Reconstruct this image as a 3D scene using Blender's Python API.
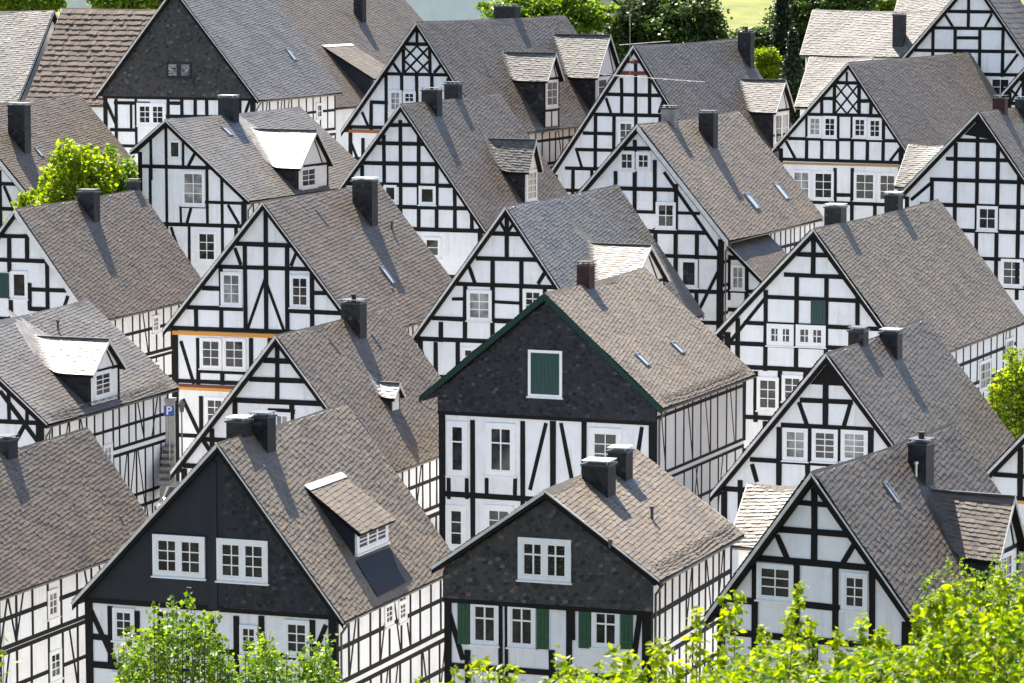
import bpy, math, random
import numpy as np
from mathutils import Vector, Matrix, Euler

# ------------------------------------------------------------------ camera, sky, sun, exposure
for o in list(bpy.data.objects): bpy.data.objects.remove(o)
SC = bpy.context.scene
COL = SC.collection
F, YH, CX, CY, CAM = 3500.0, -50.0, 512.0, 341.5, 31.5      # focal length in pixels, horizon row, centre, eye height
PIT = math.atan((CY - YH) / F)
cd = bpy.data.cameras.new('camera'); cam = bpy.data.objects.new('camera', cd); COL.objects.link(cam)
cam.location = (0, 0, CAM); cam.rotation_euler = (math.pi/2 - PIT, 0, 0)
cd.sensor_width = 36; cd.lens = F / 1024 * 36; cd.clip_start = 1; cd.clip_end = 6000
SC.camera = cam
cd.dof.use_dof = True; cd.dof.focus_distance = 155; cd.dof.aperture_fstop = 6.3
SUN_DIR = Vector((-0.22, 0.51, 0.83)).normalized()            # towards the sun: behind the houses, a little left
w = bpy.data.worlds.new('World'); SC.world = w; w.use_nodes = True
nt = w.node_tree; nt.nodes.clear()
sky = nt.nodes.new('ShaderNodeTexSky'); sky.sky_type = 'NISHITA'; sky.sun_disc = False
sky.sun_elevation = math.asin(SUN_DIR.z); sky.sun_rotation = math.atan2(SUN_DIR.x, SUN_DIR.y) % (2*math.pi)
bg = nt.nodes.new('ShaderNodeBackground'); bg.inputs['Strength'].default_value = 0.076
wo = nt.nodes.new('ShaderNodeOutputWorld')
nt.links.new(sky.outputs[0], bg.inputs[0]); nt.links.new(bg.outputs[0], wo.inputs[0])
sd = bpy.data.lights.new('sun', 'SUN'); sd.energy = 5.0; sd.angle = math.radians(0.5); sd.color = (1.0, 0.93, 0.83)
so = bpy.data.objects.new('sun', sd); COL.objects.link(so)
so.rotation_euler = (-SUN_DIR).to_track_quat('-Z', 'Y').to_euler(); so.location = (0, 100, 90)
SC.view_settings.view_transform = 'Standard'; SC.view_settings.look = 'None'
SC.view_settings.gamma = 1.0; SC.view_settings.exposure = 1.72
SC.view_settings.use_curve_mapping = False
SC.cycles.max_bounces = 8; SC.cycles.diffuse_bounces = 4; SC.cycles.transparent_max_bounces = 8

rng = np.random.default_rng(7); random.seed(7)

# ------------------------------------------------------------------ materials
def mat(name):
    m = bpy.data.materials.new(name); m.use_nodes = True
    n = m.node_tree; return m, n, n.nodes['Principled BSDF']
def N(n, t, **kw):
    x = n.nodes.new(t)
    for k, v in kw.items(): setattr(x, k, v)
    return x
def noise(n, scale, detail=4, rough=0.6, vec=None, dist=0.0):
    x = N(n, 'ShaderNodeTexNoise'); x.inputs['Scale'].default_value = scale
    x.inputs['Detail'].default_value = detail; x.inputs['Roughness'].default_value = rough; x.inputs['Distortion'].default_value = dist
    if vec: n.links.new(vec, x.inputs['Vector'])
    return x
def ramp(n, fac, stops):
    r = N(n, 'ShaderNodeValToRGB'); e = r.color_ramp.elements
    while len(e) < len(stops): e.new(0.5)
    for i, (p_, c) in enumerate(stops):
        e[i].position = p_; e[i].color = (c[0], c[1], c[2], 1)
    n.links.new(fac, r.inputs[0]); return r
def mixc(n, a, b, fac, mode='MIX'):
    m = N(n, 'ShaderNodeMix', data_type='RGBA', blend_type=mode)
    for s, v in ((6, a), (7, b)):
        if isinstance(v, (tuple, list)): m.inputs[s].default_value = (*v[:3], 1)
        else: n.links.new(v, m.inputs[s])
    if isinstance(fac, (int, float)): m.inputs[0].default_value = fac
    else: n.links.new(fac, m.inputs[0])
    return m.outputs[2]
def bump(n, b, h, strength, dist=0.02):
    x = N(n, 'ShaderNodeBump'); x.inputs['Strength'].default_value = strength; x.inputs['Distance'].default_value = dist
    n.links.new(h, x.inputs['Height']); n.links.new(x.outputs[0], b.inputs['Normal'])
def objco(n):
    return N(n, 'ShaderNodeTexCoord').outputs['Object']

def simple(name, col, rough=0.6, var=0.15, scale=6.0, bmp=0.2, spec=0.5, metal=0.0):
    m, n, b = mat(name); oc = objco(n)
    nz = noise(n, scale, 5, 0.65, oc)
    r = ramp(n, nz.outputs[0], [(0.3, [c*(1-var) for c in col]), (0.7, [min(1, c*(1+var)) for c in col])])
    n.links.new(r.outputs[0], b.inputs['Base Color']); b.inputs['Roughness'].default_value = rough
    b.inputs['Specular IOR Level'].default_value = spec; b.inputs['Metallic'].default_value = metal
    if bmp: bump(n, b, noise(n, scale*6, 3, 0.6, oc).outputs[0], bmp)
    return m
_slates = {}
def slate(key, col, spread=0.42, rough=0.5, moss=0.25, spec=0.45, glint=1.0):
    if key in _slates: return _slates[key]
    m, n, b = mat('slate_' + key); oc = objco(n)
    at = N(n, 'ShaderNodeAttribute'); at.attribute_name = 'tint'
    lo = [c*(1-spread) for c in col]; hi = [min(1, c*(1+spread)) for c in col]
    r = ramp(n, at.outputs['Fac'], [(0.0, lo), (0.45, col), (0.8, [col[0]*1.12, col[1]*1.05, col[2]*0.98]), (1.0, [c*glint for c in hi])])
    big = noise(n, 0.55, 6, 0.62, oc, 0.6)
    rb = ramp(n, big.outputs[0], [(0.28, (0.74, 0.74, 0.75)), (0.5, (1, 1, 1)), (0.74, (1.20, 1.17, 1.12))])
    c1 = mixc(n, r.outputs[0], rb.outputs[0], 0.85, 'MULTIPLY')
    pt = noise(n, 1.15, 3, 0.5, oc, 1.2); rp = ramp(n, pt.outputs[0], [(0.36, (0.90, 0.91, 0.93)), (0.5, (1, 1, 1)), (0.62, (1.05, 1.0, 0.95))]); c1 = mixc(n, c1, rp.outputs[0], 0.9, 'MULTIPLY')
    fine = noise(n, 26, 4, 0.7, oc)
    rf = ramp(n, fine.outputs[0], [(0.3, (0.7, 0.7, 0.72)), (0.7, (1.2, 1.18, 1.15))])
    c2 = mixc(n, c1, rf.outputs[0], 0.8, 'MULTIPLY')
    mo = noise(n, 1.7, 6, 0.7, oc)
    rm = ramp(n, mo.outputs[0], [(0.58, (0, 0, 0)), (0.75, (moss, moss, moss))])
    c3 = mixc(n, c2, (0.16, 0.135, 0.085), rm.outputs[0])
    n.links.new(c3, b.inputs['Base Color'])
    rr = N(n, 'ShaderNodeMapRange'); rr.inputs[3].default_value = rough - 0.12; rr.inputs[4].default_value = rough + 0.16
    n.links.new(fine.outputs[0], rr.inputs[0]); n.links.new(rr.outputs[0], b.inputs['Roughness'])
    b.inputs['Specular IOR Level'].default_value = spec
    bump(n, b, fine.outputs[0], 0.35, 0.01)
    _slates[key] = m; return m

def plaster_mat():
    m, n, b = mat('white_plaster'); oc = objco(n)
    n1 = noise(n, 0.9, 6, 0.65, oc); n2 = noise(n, 14, 5, 0.7, oc)
    r = ramp(n, n1.outputs[0], [(0.25, (0.71, 0.705, 0.69)), (0.5, (0.81, 0.815, 0.82)), (0.8, (0.85, 0.857, 0.865))])
    mp = N(n, 'ShaderNodeMapping'); mp.inputs['Scale'].default_value = (4.5, 4.5, 0.35); n.links.new(oc, mp.inputs[0])
    n3 = noise(n, 1.0, 5, .7, mp.outputs[0]); r3 = ramp(n, n3.outputs[0], [(.30, (.84, .83, .80)), (.48, (1, 1, 1))]); r_ = mixc(n, r.outputs[0], r3.outputs[0], .8, 'MULTIPLY')
    r2 = ramp(n, n2.outputs[0], [(0.2, (0.86, 0.85, 0.84)), (0.55, (1, 1, 1))])
    n.links.new(mixc(n, r_, r2.outputs[0], 0.7, 'MULTIPLY'), b.inputs['Base Color'])
    b.inputs['Roughness'].default_value = 0.85; bump(n, b, n2.outputs[0], 0.35, 0.015); return m
def timber_mat():
    m, n, b = mat('tarred_timber'); oc = objco(n)
    n1 = noise(n, 5, 5, 0.7, oc); 
    r = ramp(n, n1.outputs[0], [(0.3, (0.0035, 0.0035, 0.004)), (0.65, (0.007, 0.0068, 0.0065)), (0.85, (0.03, 0.028, 0.026))])
    n.links.new(r.outputs[0], b.inputs['Base Color']); b.inputs['Roughness'].default_value = 0.75; b.inputs['Specular IOR Level'].default_value = 0.25
    bump(n, b, noise(n, 30, 4, 0.7, oc).outputs[0], 0.4, 0.01); return m
def glass_mat(name, lo, hi, scale=1.6):
    m, n, b = mat(name); oc = objco(n); oi = N(n, 'ShaderNodeObjectInfo')
    va = N(n, 'ShaderNodeVectorMath', operation='ADD'); n.links.new(oc, va.inputs[0])
    sc_ = N(n, 'ShaderNodeVectorMath', operation='SCALE'); sc_.inputs[0].default_value = (37, 23, 51)
    n.links.new(oi.outputs['Random'], sc_.inputs['Scale']); n.links.new(sc_.outputs[0], va.inputs[1])
    r = ramp(n, noise(n, scale, 2, 0.5, va.outputs[0]).outputs[0], [(0.4, lo), (0.62, hi)])
    n.links.new(r.outputs[0], b.inputs['Base Color'])
    b.inputs['Roughness'].default_value = 0.08; b.inputs['Specular IOR Level'].default_value = 0.5
    return m
M = dict(
    plaster=plaster_mat(), timber=timber_mat(),
    white=simple('white_paint', (0.80, 0.80, 0.79), 0.45, 0.05, 4, 0.1),
    verge=simple('weathered_sunlit_board', (0.60, 0.58, 0.54), 0.7, 0.2, 3, 0.3),  # pale tone also paints the sunlit edge of the roof slates along verges
    verge_white=simple('pale_board', (0.66, 0.65, 0.63), 0.6, 0.12, 3, 0.2),
    verge_green=simple('green_board', (0.004, 0.030, 0.024), 0.6, 0.15, 3, 0.2, 0.3),
    soffit=simple('dark_eave_board', (0.010, 0.009, 0.009), 0.8, 0.25, 3, 0.2, 0.15),
    glass=glass_mat('window_glass', (0.004, 0.005, 0.006), (0.022, 0.026, 0.03), 2.2),
    curtain=glass_mat('curtained_glass', (0.12, 0.125, 0.12), (0.34, 0.34, 0.33), 1.3),
    green=simple('green_shutter_paint', (0.002, 0.042, 0.036), 0.5, 0.12, 5, 0.1),
    grass_green=simple('bright_green_shutter_paint', (0.004, 0.062, 0.026), 0.5, 0.12, 5, 0.1),
    orange=simple('ochre_paint', (0.62, 0.26, 0.03), 0.55, 0.12, 5, 0.1),
    ochre=simple('dull_ochre_paint', (0.36, 0.22, 0.075), 0.6, 0.15, 5, 0.1), rust=simple('rust_paint', (0.30, 0.10, 0.03), 0.6, 0.15, 5, 0.1),
    red=simple('oxblood_paint', (0.13, 0.022, 0.012), 0.55, 0.15, 5, 0.1),
    zinc=simple('weathered_zinc', (0.33, 0.33, 0.34), 0.42, 0.15, 4, 0.1, 0.5, 0.6),
    zincdark=simple('dark_gutter_metal', (0.10, 0.095, 0.09), 0.45, 0.2, 4, 0.1, 0.5, 0.5),
    silver=simple('bright_flue_metal', (0.75, 0.75, 0.75), 0.3, 0.08, 4, 0.0, 0.5, 0.8),
    chim=simple('slate_clad_chimney', (0.018, 0.020, 0.024), 0.6, 0.3, 5, 0.4, 0.25),
    brick=simple('chimney_brick', (0.05, 0.018, 0.014), 0.8, 0.3, 8, 0.5),
    board=simple('dark_grey_cladding_board', (0.018, 0.021, 0.029), 0.6, 0.25, 1.2, 0.15, 0.25),
    lead=simple('lead_sheet', (0.05, 0.052, 0.058), 0.45, 0.15, 2, 0.1),
    skyglass=simple('skylight_glass', (0.5, 0.54, 0.58), 0.12, 0.05, 2, 0.0, 0.6, 0.3),
    stone=simple('plinth_stone', (0.24, 0.23, 0.215), 0.85, 0.3, 2.5, 0.5),
    render=simple('pale_blue_render', (0.62, 0.66, 0.70), 0.8, 0.05, 1.5, 0.2),
    cream=simple('cream_render', (0.70, 0.63, 0.50), 0.8, 0.08, 1.5, 0.2),
)
SLATES = dict(
    brown=slate('brown', (0.130, 0.107, 0.082), 0.24),
    warm=slate('warm', (0.160, 0.134, 0.102), 0.24, 0.55),
    grey=slate('grey', (0.142, 0.134, 0.122), 0.20, 0.42),
    dark=slate('dark', (0.106, 0.088, 0.069), 0.24),
    pale=slate('pale', (0.25, 0.240, 0.222), 0.40, 0.48, 0.35, 0.6),
    tan=slate('tan', (0.150, 0.145, 0.135), 0.45, 0.60, 0.4, 0.4),
    wall=slate('wall', (0.026, 0.026, 0.028), 0.75, 0.42, 0.15, .3, 1.5),
    wall2=slate('wall2', (0.054, 0.051, 0.048), 0.65, 0.45, 0.3, .3, 1.35),
    tile=slate('tile', (0.110, 0.083, 0.068), 0.22, 0.75, 0.15, 0.25),
)

# ------------------------------------------------------------------ mesh helpers
class MB:
    def __init__(s): s.v = []; s.f = []; s.mi = []
    def poly(s, pts, mi=0):
        k = len(s.v); s.v += [tuple(p) for p in pts]; s.f.append(tuple(range(k, k+len(pts)))); s.mi.append(mi)
    def box(s, x0, x1, y0, y1, z0, z1, mi=0):
        k = len(s.v)
        s.v += [(x, y, z) for z in (z0, z1) for x, y in ((x0, y0), (x1, y0), (x1, y1), (x0, y1))]
        for q in ((3,2,1,0), (4,5,6,7), (0,1,5,4), (1,2,6,5), (2,3,7,6), (3,0,4,7)):
            s.f.append(tuple(k+i for i in q)); s.mi.append(mi)
    def hexa(s, c, mi=0):              # eight corners, lower four then upper four
        k = len(s.v); s.v += [tuple(p) for p in c]
        for q in ((3,2,1,0), (4,5,6,7), (0,1,5,4), (1,2,6,5), (2,3,7,6), (3,0,4,7)):
            s.f.append(tuple(k+i for i in q)); s.mi.append(mi)
    def prism(s, prof, v, mi=0):       # closed outline and an offset vector
        k = len(s.v); n = len(prof); v = Vector(v)
        s.v += [tuple(p) for p in prof] + [tuple(Vector(p)+v) for p in prof]
        s.f.append(tuple(range(k+n-1, k-1, -1))); s.mi.append(mi)
        s.f.append(tuple(range(k+n, k+2*n))); s.mi.append(mi)
        for i in range(n):
            j = (i+1) % n; s.f.append((k+i, k+j, k+n+j, k+n+i)); s.mi.append(mi)
    def tube(s, p0, p1, r0, r1=None, n=8, mi=0, cap=True):
        r1 = r0 if r1 is None else r1; p0 = Vector(p0); p1 = Vector(p1); d = (p1-p0).normalized()
        a = d.orthogonal().normalized(); b = d.cross(a); k = len(s.v)
        for p, r in ((p0, r0), (p1, r1)):
            for i in range(n):
                t = 2*math.pi*i/n; s.v.append(tuple(p + a*math.cos(t)*r + b*math.sin(t)*r))
        for i in range(n):
            j = (i+1) % n; s.f.append((k+i, k+j, k+n+j, k+n+i)); s.mi.append(mi)
        if cap:
            s.f.append(tuple(range(k+n-1, k-1, -1))); s.mi.append(mi); s.f.append(tuple(range(k+n, k+2*n))); s.mi.append(mi)
    def build(s, name, mats, parent=None, loc=None, smooth=False):
        me = bpy.data.meshes.new(name); me.from_pydata(s.v, [], s.f)
        for m in (mats if isinstance(mats, (list, tuple)) else [mats]): me.materials.append(m)
        if any(s.mi): me.polygons.foreach_set('material_index', s.mi)
        if smooth: me.polygons.foreach_set('use_smooth', [True]*len(s.f))
        return link(name, me, parent, loc)
def link(name, me, parent=None, loc=None):
    o = bpy.data.objects.new(name, me); COL.objects.link(o)
    if parent is not None: o.parent = parent
    if loc is not None: o.location = loc
    return o
def empty(name, loc, rz=0.0):
    o = bpy.data.objects.new(name, None); COL.objects.link(o); o.location = loc; o.rotation_euler = (0, 0, rz)
    o.empty_display_size = 0.5; return o
def tag(o, label=None, cat=None, group=None, kind=None):
    if label: o['label'] = label
    if cat: o['category'] = cat
    if group: o['group'] = group
    if kind: o['kind'] = kind
    return o
def npmesh(name, V, faces_idx, loops, mats, tint=None, parent=None, kind=None):
    """V (n,3); faces given as a flat loop index array and the loop counts"""
    me = bpy.data.meshes.new(name)
    me.vertices.add(len(V)); me.vertices.foreach_set('co', np.asarray(V, np.float32).ravel())
    me.loops.add(len(faces_idx)); me.loops.foreach_set('vertex_index', np.asarray(faces_idx, np.int32))
    st = np.concatenate(([0], np.cumsum(loops)[:-1])).astype(np.int32)
    me.polygons.add(len(loops)); me.polygons.foreach_set('loop_start', st); me.polygons.foreach_set('loop_total', np.asarray(loops, np.int32))
    me.update(calc_edges=True); me.validate(); me.shade_flat()
    if tint is not None:
        a = me.attributes.new('tint', 'FLOAT', 'POINT'); a.data.foreach_set('value', np.asarray(tint, np.float32))
    me.materials.append(mats)
    o = link(name, me, parent)
    if kind: o['kind'] = kind
    return o

class Slates:
    """collects overlapping slates on plane pieces, becomes one mesh"""
    def __init__(s): s.V = []; s.T = []
    def field(s, O, A, B, amin, amax, bmax, sw=0.30, ex=0.22, tilt=0.12, h=0.030, und=0.02, lift=0.012, sag=None, rough=0.0):
        O, A, B = (np.array(x, float) for x in (O, A, B)); Nn = np.cross(B, A); Nn /= np.linalg.norm(Nn)
        if Nn[2] < -0.01: Nn = -Nn
        bs = np.linspace(0, bmax, 9)
        lo = min(float(amin(b)) for b in bs); hi = max(float(amax(b)) for b in bs)
        c, sn = math.cos(tilt), math.sin(tilt)
        diag = (hi-lo) + bmax
        ii = np.arange(int(-diag/sw)-2, int(diag/sw)+3); jj = np.arange(int(-diag/ex)-2, int(diag/ex)+3)
        I, J = np.meshgrid(ii, jj); I = I.ravel().astype(float); J = J.ravel().astype(float)
        I = I + 0.37*J                                   # staggered joints
        wv = sw*(1+0.0*I); ca = lo + c*(I+0.5)*sw + sn*(J+0.5)*ex; cb = -sn*(I+0.5)*sw + c*(J+0.5)*ex
        fa = np.vectorize(amin)(np.clip(cb, 0, bmax)); fb = np.vectorize(amax)(np.clip(cb, 0, bmax))
        k = (cb > -ex*0.5) & (cb < bmax+ex*0.4) & (ca > fa-sw*0.45) & (ca < fb+sw*0.45)
        I, J = I[k], J[k]; n = len(I)
        if not n: return
        j1 = rng.uniform(-0.11, 0.07, n)*ex; cut = rng.uniform(0.15, 0.35, n)*sw
        x0 = I*sw; x1 = (I+1)*sw*1.0; y0 = J*ex - 0.25*ex; y1 = (J+1)*ex + j1
        hh = h*rng.uniform(0.65, 1.4, n)
        P = [(x0, y0, 0.15), (x1, y0, 0.15), (x1, y1-cut*0.6, 0.9), (x1-cut, y1, 1), (x0, y1, 1)]
        out = np.zeros((n, 8, 3))
        ph = rng.uniform(0, 6.28, 4)
        def place(x, y, z):
            a = lo + c*x + sn*y; b = np.clip(-sn*x + c*y, 0, bmax)
            mn = np.vectorize(amin)(b); mx = np.vectorize(amax)(b); a = np.clip(a, mn, mx)
            z = z + lift + und*(1 + 0.6*np.sin(0.9*a+ph[0])*np.sin(0.7*b+ph[1]) + 0.4*np.sin(2.1*a+ph[2])*np.sin(1.7*b+ph[3]))
            if sag: z = z + sag[1]*(1-np.sin(np.pi*np.clip(a/sag[0], 0, 1)))
            return O + a[:, None]*A + b[:, None]*B + z[:, None]*Nn
        rk = rng.uniform(-1, 1, n)*rough*h
        for q, (x, y, z) in enumerate(P): out[:, q] = place(x, y, np.maximum(hh*z + rk*(1 if q in (1, 2, 3) else -1)*.5, .003))
        for q, r in ((5, 2), (6, 3), (7, 4)): out[:, q] = place(P[r][0], P[r][1], hh*0 - 0.01)
        s.V.append(out.reshape(-1, 3)); s.T.append(np.repeat(np.clip(rng.normal(0.48, 0.24, n), 0, 1), 8))
    def build(s, name, m, parent):
        if not s.V: return None
        V = np.concatenate(s.V); T = np.concatenate(s.T); n = len(V)//8
        base = np.arange(n)[:, None]*8
        pat = np.array([4,3,2,1,0, 7,6,3,4, 6,5,2,3]); idx = (base + pat).ravel()
        loops = np.tile([5, 4, 4], n)
        return npmesh(name, V, idx, loops, m, T, parent, 'stuff')

# shared beam blanks: a unit box, hand-hewn (not quite straight)
def _beam_mesh(i):
    r = random.Random(50+i); v = []; J = 0.035
    for z in (0, 1):
        for x, y in ((-.5, -.5), (.5, -.5), (.5, .5), (-.5, .5)):
            v.append((x*(1+r.uniform(-2, 2)*J), y, z))
    mid = []
    for x, y in ((-.5, -.5), (.5, -.5), (.5, .5), (-.5, .5)):
        mid.append((x*(1+r.uniform(-2, 2)*J) + r.uniform(-1, 1)*0.05, y, r.uniform(0.4, 0.6)))
    v = v[:4] + mid + v[4:]
    f = [(3,2,1,0), (8,9,10,11)]
    for k in (0, 4):
        for a in range(4): b = (a+1) % 4; f.append((k+a, k+b, k+4+b, k+4+a))
    me = bpy.data.meshes.new('beam'); me.from_pydata(v, [], f); return me
_bm = {}
def beam_mesh(key):
    if key not in _bm:
        L = []
        for i in range(6):
            me = _beam_mesh(i); me.materials.append(M[key]); L.append(me)
        _bm[key] = L
    return random.choice(_bm[key])
def beam(parent, name, p0, p1, wid, nrm, proud, key='timber', depth=0.08):
    """a timber from p0 to p1 lying in a wall face with outward normal nrm, standing proud of it"""
    p0, p1, nrm = Vector(p0), Vector(p1), Vector(nrm); d = p1 - p0; L = d.length
    if L < 0.12: return None
    z = d/L; y = -nrm; x = y.cross(z).normalized(); off = nrm*(proud - depth/2)
    mt = Matrix(((x.x*wid, y.x*depth, d.x, p0.x+off.x), (x.y*wid, y.y*depth, d.y, p0.y+off.y), (x.z*wid, y.z*depth, d.z, p0.z+off.z), (0, 0, 0, 1)))
    o = bpy.data.objects.new(name, beam_mesh(key)); COL.objects.link(o); o.parent = parent; o.matrix_local = mt
    return o

# ------------------------------------------------------------------ picture measurements to points in the place
def ray(x, y):
    a = (x-CX)/F; b = -(y-CY)/F
    return Vector((a, math.cos(PIT)+b*math.sin(PIT), -math.sin(PIT)+b*math.cos(PIT)))
def at(x, y, d):
    r = ray(x, y); s = d/r.y; return Vector((r.x*s, d, CAM + r.z*s))
def to_px(P):
    X, Y, Z = P[0], P[1], P[2]-CAM; dep = Y*math.cos(PIT)-Z*math.sin(PIT)
    return CX + F*X/dep, CY - F*(Y*math.sin(PIT)+Z*math.cos(PIT))/dep

HOUSES = []
class House:
    def __init__(h, name, label, A, L, R, endx, th, d, wallh=7.0, roof='brown', verge='verge', ov=0.28, eov=0.34, eovl=None, tilt=None, sw=0.22, ex=0.175, thick=0.027):
        tilt = random.choice((.08, .13, .18, .22)) if tilt is None else tilt; sw *= random.uniform(.9, 1.15); ex *= random.uniform(.92, 1.1); h.thick = thick; h.sag = random.uniform(.04, .13)
        t = math.radians(th); h.g = Vector((math.cos(t), -math.sin(t), 0)); h.e = Vector((math.sin(t), math.cos(t), 0))
        h.P = at(A[0], A[1], d)
        l = h._uv(L); r = h._uv(R)
        lo, hi = 0, 70
        if endx is None: lo = h.dims[4]
        for _ in range(40 if endx is not None else 0):
            m = (lo+hi)/2
            if to_px(h.P + h.e*m)[0] < endx: lo = m
            else: hi = m
        h.len = lo
        h.base = h.P.z + min(l[1], r[1]) - wallh
        h.za = h.P.z - h.base; h.ul, h.zl = l[0], h.za + l[1]; h.ur, h.zr = r[0], h.za + r[1]
        h.ov, h.eov = ov, eov; h.th = t; h.s = F/d
        h.root = empty(name, (h.P.x, h.P.y, h.base), -t)
        tag(h.root, label, 'house', 'slate-roofed houses of the old town')
        h.inv = h.root.matrix_basis.inverted() if False else (Matrix.Translation((h.P.x, h.P.y, h.base)) @ Matrix.Rotation(-t, 4, 'Z')).inverted()
        h.mat = SLATES[roof]; h.tilt, h.sw, h.ex = tilt, sw, ex
        h.verge = verge; h.cladz = 1e9
        h.wl, h.wr = h.ul + (eovl or eov), h.ur - eov           # wall faces left and right
        h.shell(); HOUSES.append(h)
    def _uv(h, q):
        r = ray(*q); s = (h.P.dot(h.e) - Vector((0, 0, CAM)).dot(h.e)) / r.dot(h.e)
        X = Vector((0, 0, CAM)) + r*s; D = X - h.P
        return D.dot(h.g), D.z
    # --- local helpers
    def lray(h, x, y):
        o = h.inv @ Vector((0, 0, CAM)); d = (h.inv.to_3x3() @ ray(x, y)); return o, d
    def front(h, x, y, w=None):
        o, d = h.lray(x, y); w = h.ov if w is None else w; s = (w - o.y)/d.y; p = o + d*s; return p.x, p.z
    def side(h, x, y, u=None):
        o, d = h.lray(x, y); u = h.wr if u is None else u; s = (u - o.x)/d.x; p = o + d*s; return p.y, p.z
    def slope(h, x, y):                                # point on the right slope
        o, d = h.lray(x, y); k = (h.za - h.zr)/h.ur     # z = za - k u
        s = (h.za - o.z - k*o.x)/(d.z + k*d.x); return o + d*s
    def zroof(h, u):
        return h.za - (h.za-h.zr)/h.ur*u if u > 0 else h.za - (h.za-h.zl)/h.ul*u
    # --- the carcass: walls, roof, slates, ridge, boards, gutters
    def shell(h):
        L, ov = h.len, h.ov; th = 0.16
        def under(u): return h.zroof(u) - th*1.45
        b = MB()
        prof = [(h.wl, ov, -3.5), (h.wr, ov, -3.5), (h.wr, ov, under(h.wr)), (0, ov, under(0)), (h.wl, ov, under(h.wl))]
        b.prism(prof, (0, L-2*ov, 0)); h.wall = b.build('wall', M['plaster'], h.root)
        b = MB()
        for (u, z) in ((h.ul, h.zl), (h.ur, h.zr)):
            n = Vector((h.za-z, 0, abs(u))).normalized() if u > 0 else Vector((-(h.za-z), 0, abs(u))).normalized()
            t = n*th
            c = [(0, 0, h.za-0.004), (u, 0, z-0.004), (u-t.x, 0, z-t.z), (0, 0, h.za-th/n.z)]
            b.prism(c, (0, L, 0))
        h.roof = b.build('roof', M['soffit'], h.root)
        S = Slates(); s0 = 0.05
        for (u, z, sg) in ((h.ur, h.zr, 1), (h.ul, h.zl, -1)):
            D = Vector((u, 0, z-h.za)); ln = D.length; D /= ln
            S.field((0, 0, h.za), (0, 1, 0), tuple(D), lambda b_: 0.0, lambda b_, L=L: L, ln+0.03, h.sw, h.ex, h.tilt, h.thick, und=.026, sag=(L, h.sag))
        S.build('slates', h.mat, h.roof)
        # ridge: a row of narrow saddle slates
        b = MB(); n = max(3, int(L/0.28)); kr = math.atan2(h.za-h.zr, h.ur); kl = math.atan2(h.za-h.zl, -h.ul); wd = 0.30
        for i in range(n):
            y0, y1 = L*i/n - 0.015, L*(i+1)/n + 0.015; r0 = 0.055 + h.sag*(1-math.sin(math.pi*(i+.5)/n)) + (i % 2)*0.006 + random.uniform(0, .012); r1 = r0 + 0.014
            for k, sg in ((kr, 1), (kl, -1)):
                b.hexa([(0, y0, h.za+r0-0.02), (sg*wd*math.cos(k), y0, h.za-wd*math.sin(k)+r0-0.02), (sg*wd*math.cos(k), y1, h.za-wd*math.sin(k)+r1-0.02), (0, y1, h.za+r1-0.02),
                        (0, y0, h.za+r0+0.02), (sg*wd*math.cos(k), y0, h.za-wd*math.sin(k)+r0), (sg*wd*math.cos(k), y1, h.za-wd*math.sin(k)+r1), (0, y1, h.za+r1+0.02)])
        me = b.build('ridge_cap', h.mat, h.roof)
        # barge boards; default pale upper strip paints sunlit slate edges into the colour
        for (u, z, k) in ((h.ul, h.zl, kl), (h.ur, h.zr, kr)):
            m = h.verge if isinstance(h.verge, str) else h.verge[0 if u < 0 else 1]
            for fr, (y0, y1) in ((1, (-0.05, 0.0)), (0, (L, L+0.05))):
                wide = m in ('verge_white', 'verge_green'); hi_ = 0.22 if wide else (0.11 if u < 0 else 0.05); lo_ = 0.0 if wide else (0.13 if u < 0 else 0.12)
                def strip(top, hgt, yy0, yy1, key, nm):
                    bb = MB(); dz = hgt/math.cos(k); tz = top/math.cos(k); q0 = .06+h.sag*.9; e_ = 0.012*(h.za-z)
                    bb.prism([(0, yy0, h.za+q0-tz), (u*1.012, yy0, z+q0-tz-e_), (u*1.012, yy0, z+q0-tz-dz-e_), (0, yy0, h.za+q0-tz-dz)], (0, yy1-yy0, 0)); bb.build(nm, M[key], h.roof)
                strip(0, hi_, y0, y1, m, 'bargeboard_lit_edge')
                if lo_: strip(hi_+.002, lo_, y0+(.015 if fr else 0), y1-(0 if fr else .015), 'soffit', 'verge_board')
        # gutters
        for (u, z, sg) in ((h.ul, h.zl, -1), (h.ur, h.zr, 1)):
            b = MB(); n = 7; ro = 0.085
            ring = [(u+sg*(0.06+ro*math.cos(t)), z-0.03+ro*math.sin(t)) for t in [math.pi+math.pi*i/(n-1) for i in range(n)]]
            ri = [(u+sg*(0.06+ro*.8*math.cos(t)), z-0.03+ro*.8*math.sin(t)) for t in [2*math.pi-math.pi*i/(n-1) for i in range(n)]]
            b.prism([(x, 0.02, zz) for x, zz in ring+ri], (0, L-0.04, 0)); b.build('gutter', M['zincdark'], h.roof)
        if h.len > 7:
            b = MB(); xx = h.wr+0.10; b.tube((h.ur+.05, ov+.22, h.zr-.12), (xx, ov+.22, h.zr-.55), .045, n=8); b.tube((xx, ov+.22, h.zr-.5), (xx, ov+.22, -1.0), .045, n=8); b.build('downpipe', M['zincdark'], h.root)
    # --- timber on the front gable, in picture measurements
    def topz(h, u): return h.zroof(u) - 0.17
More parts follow.
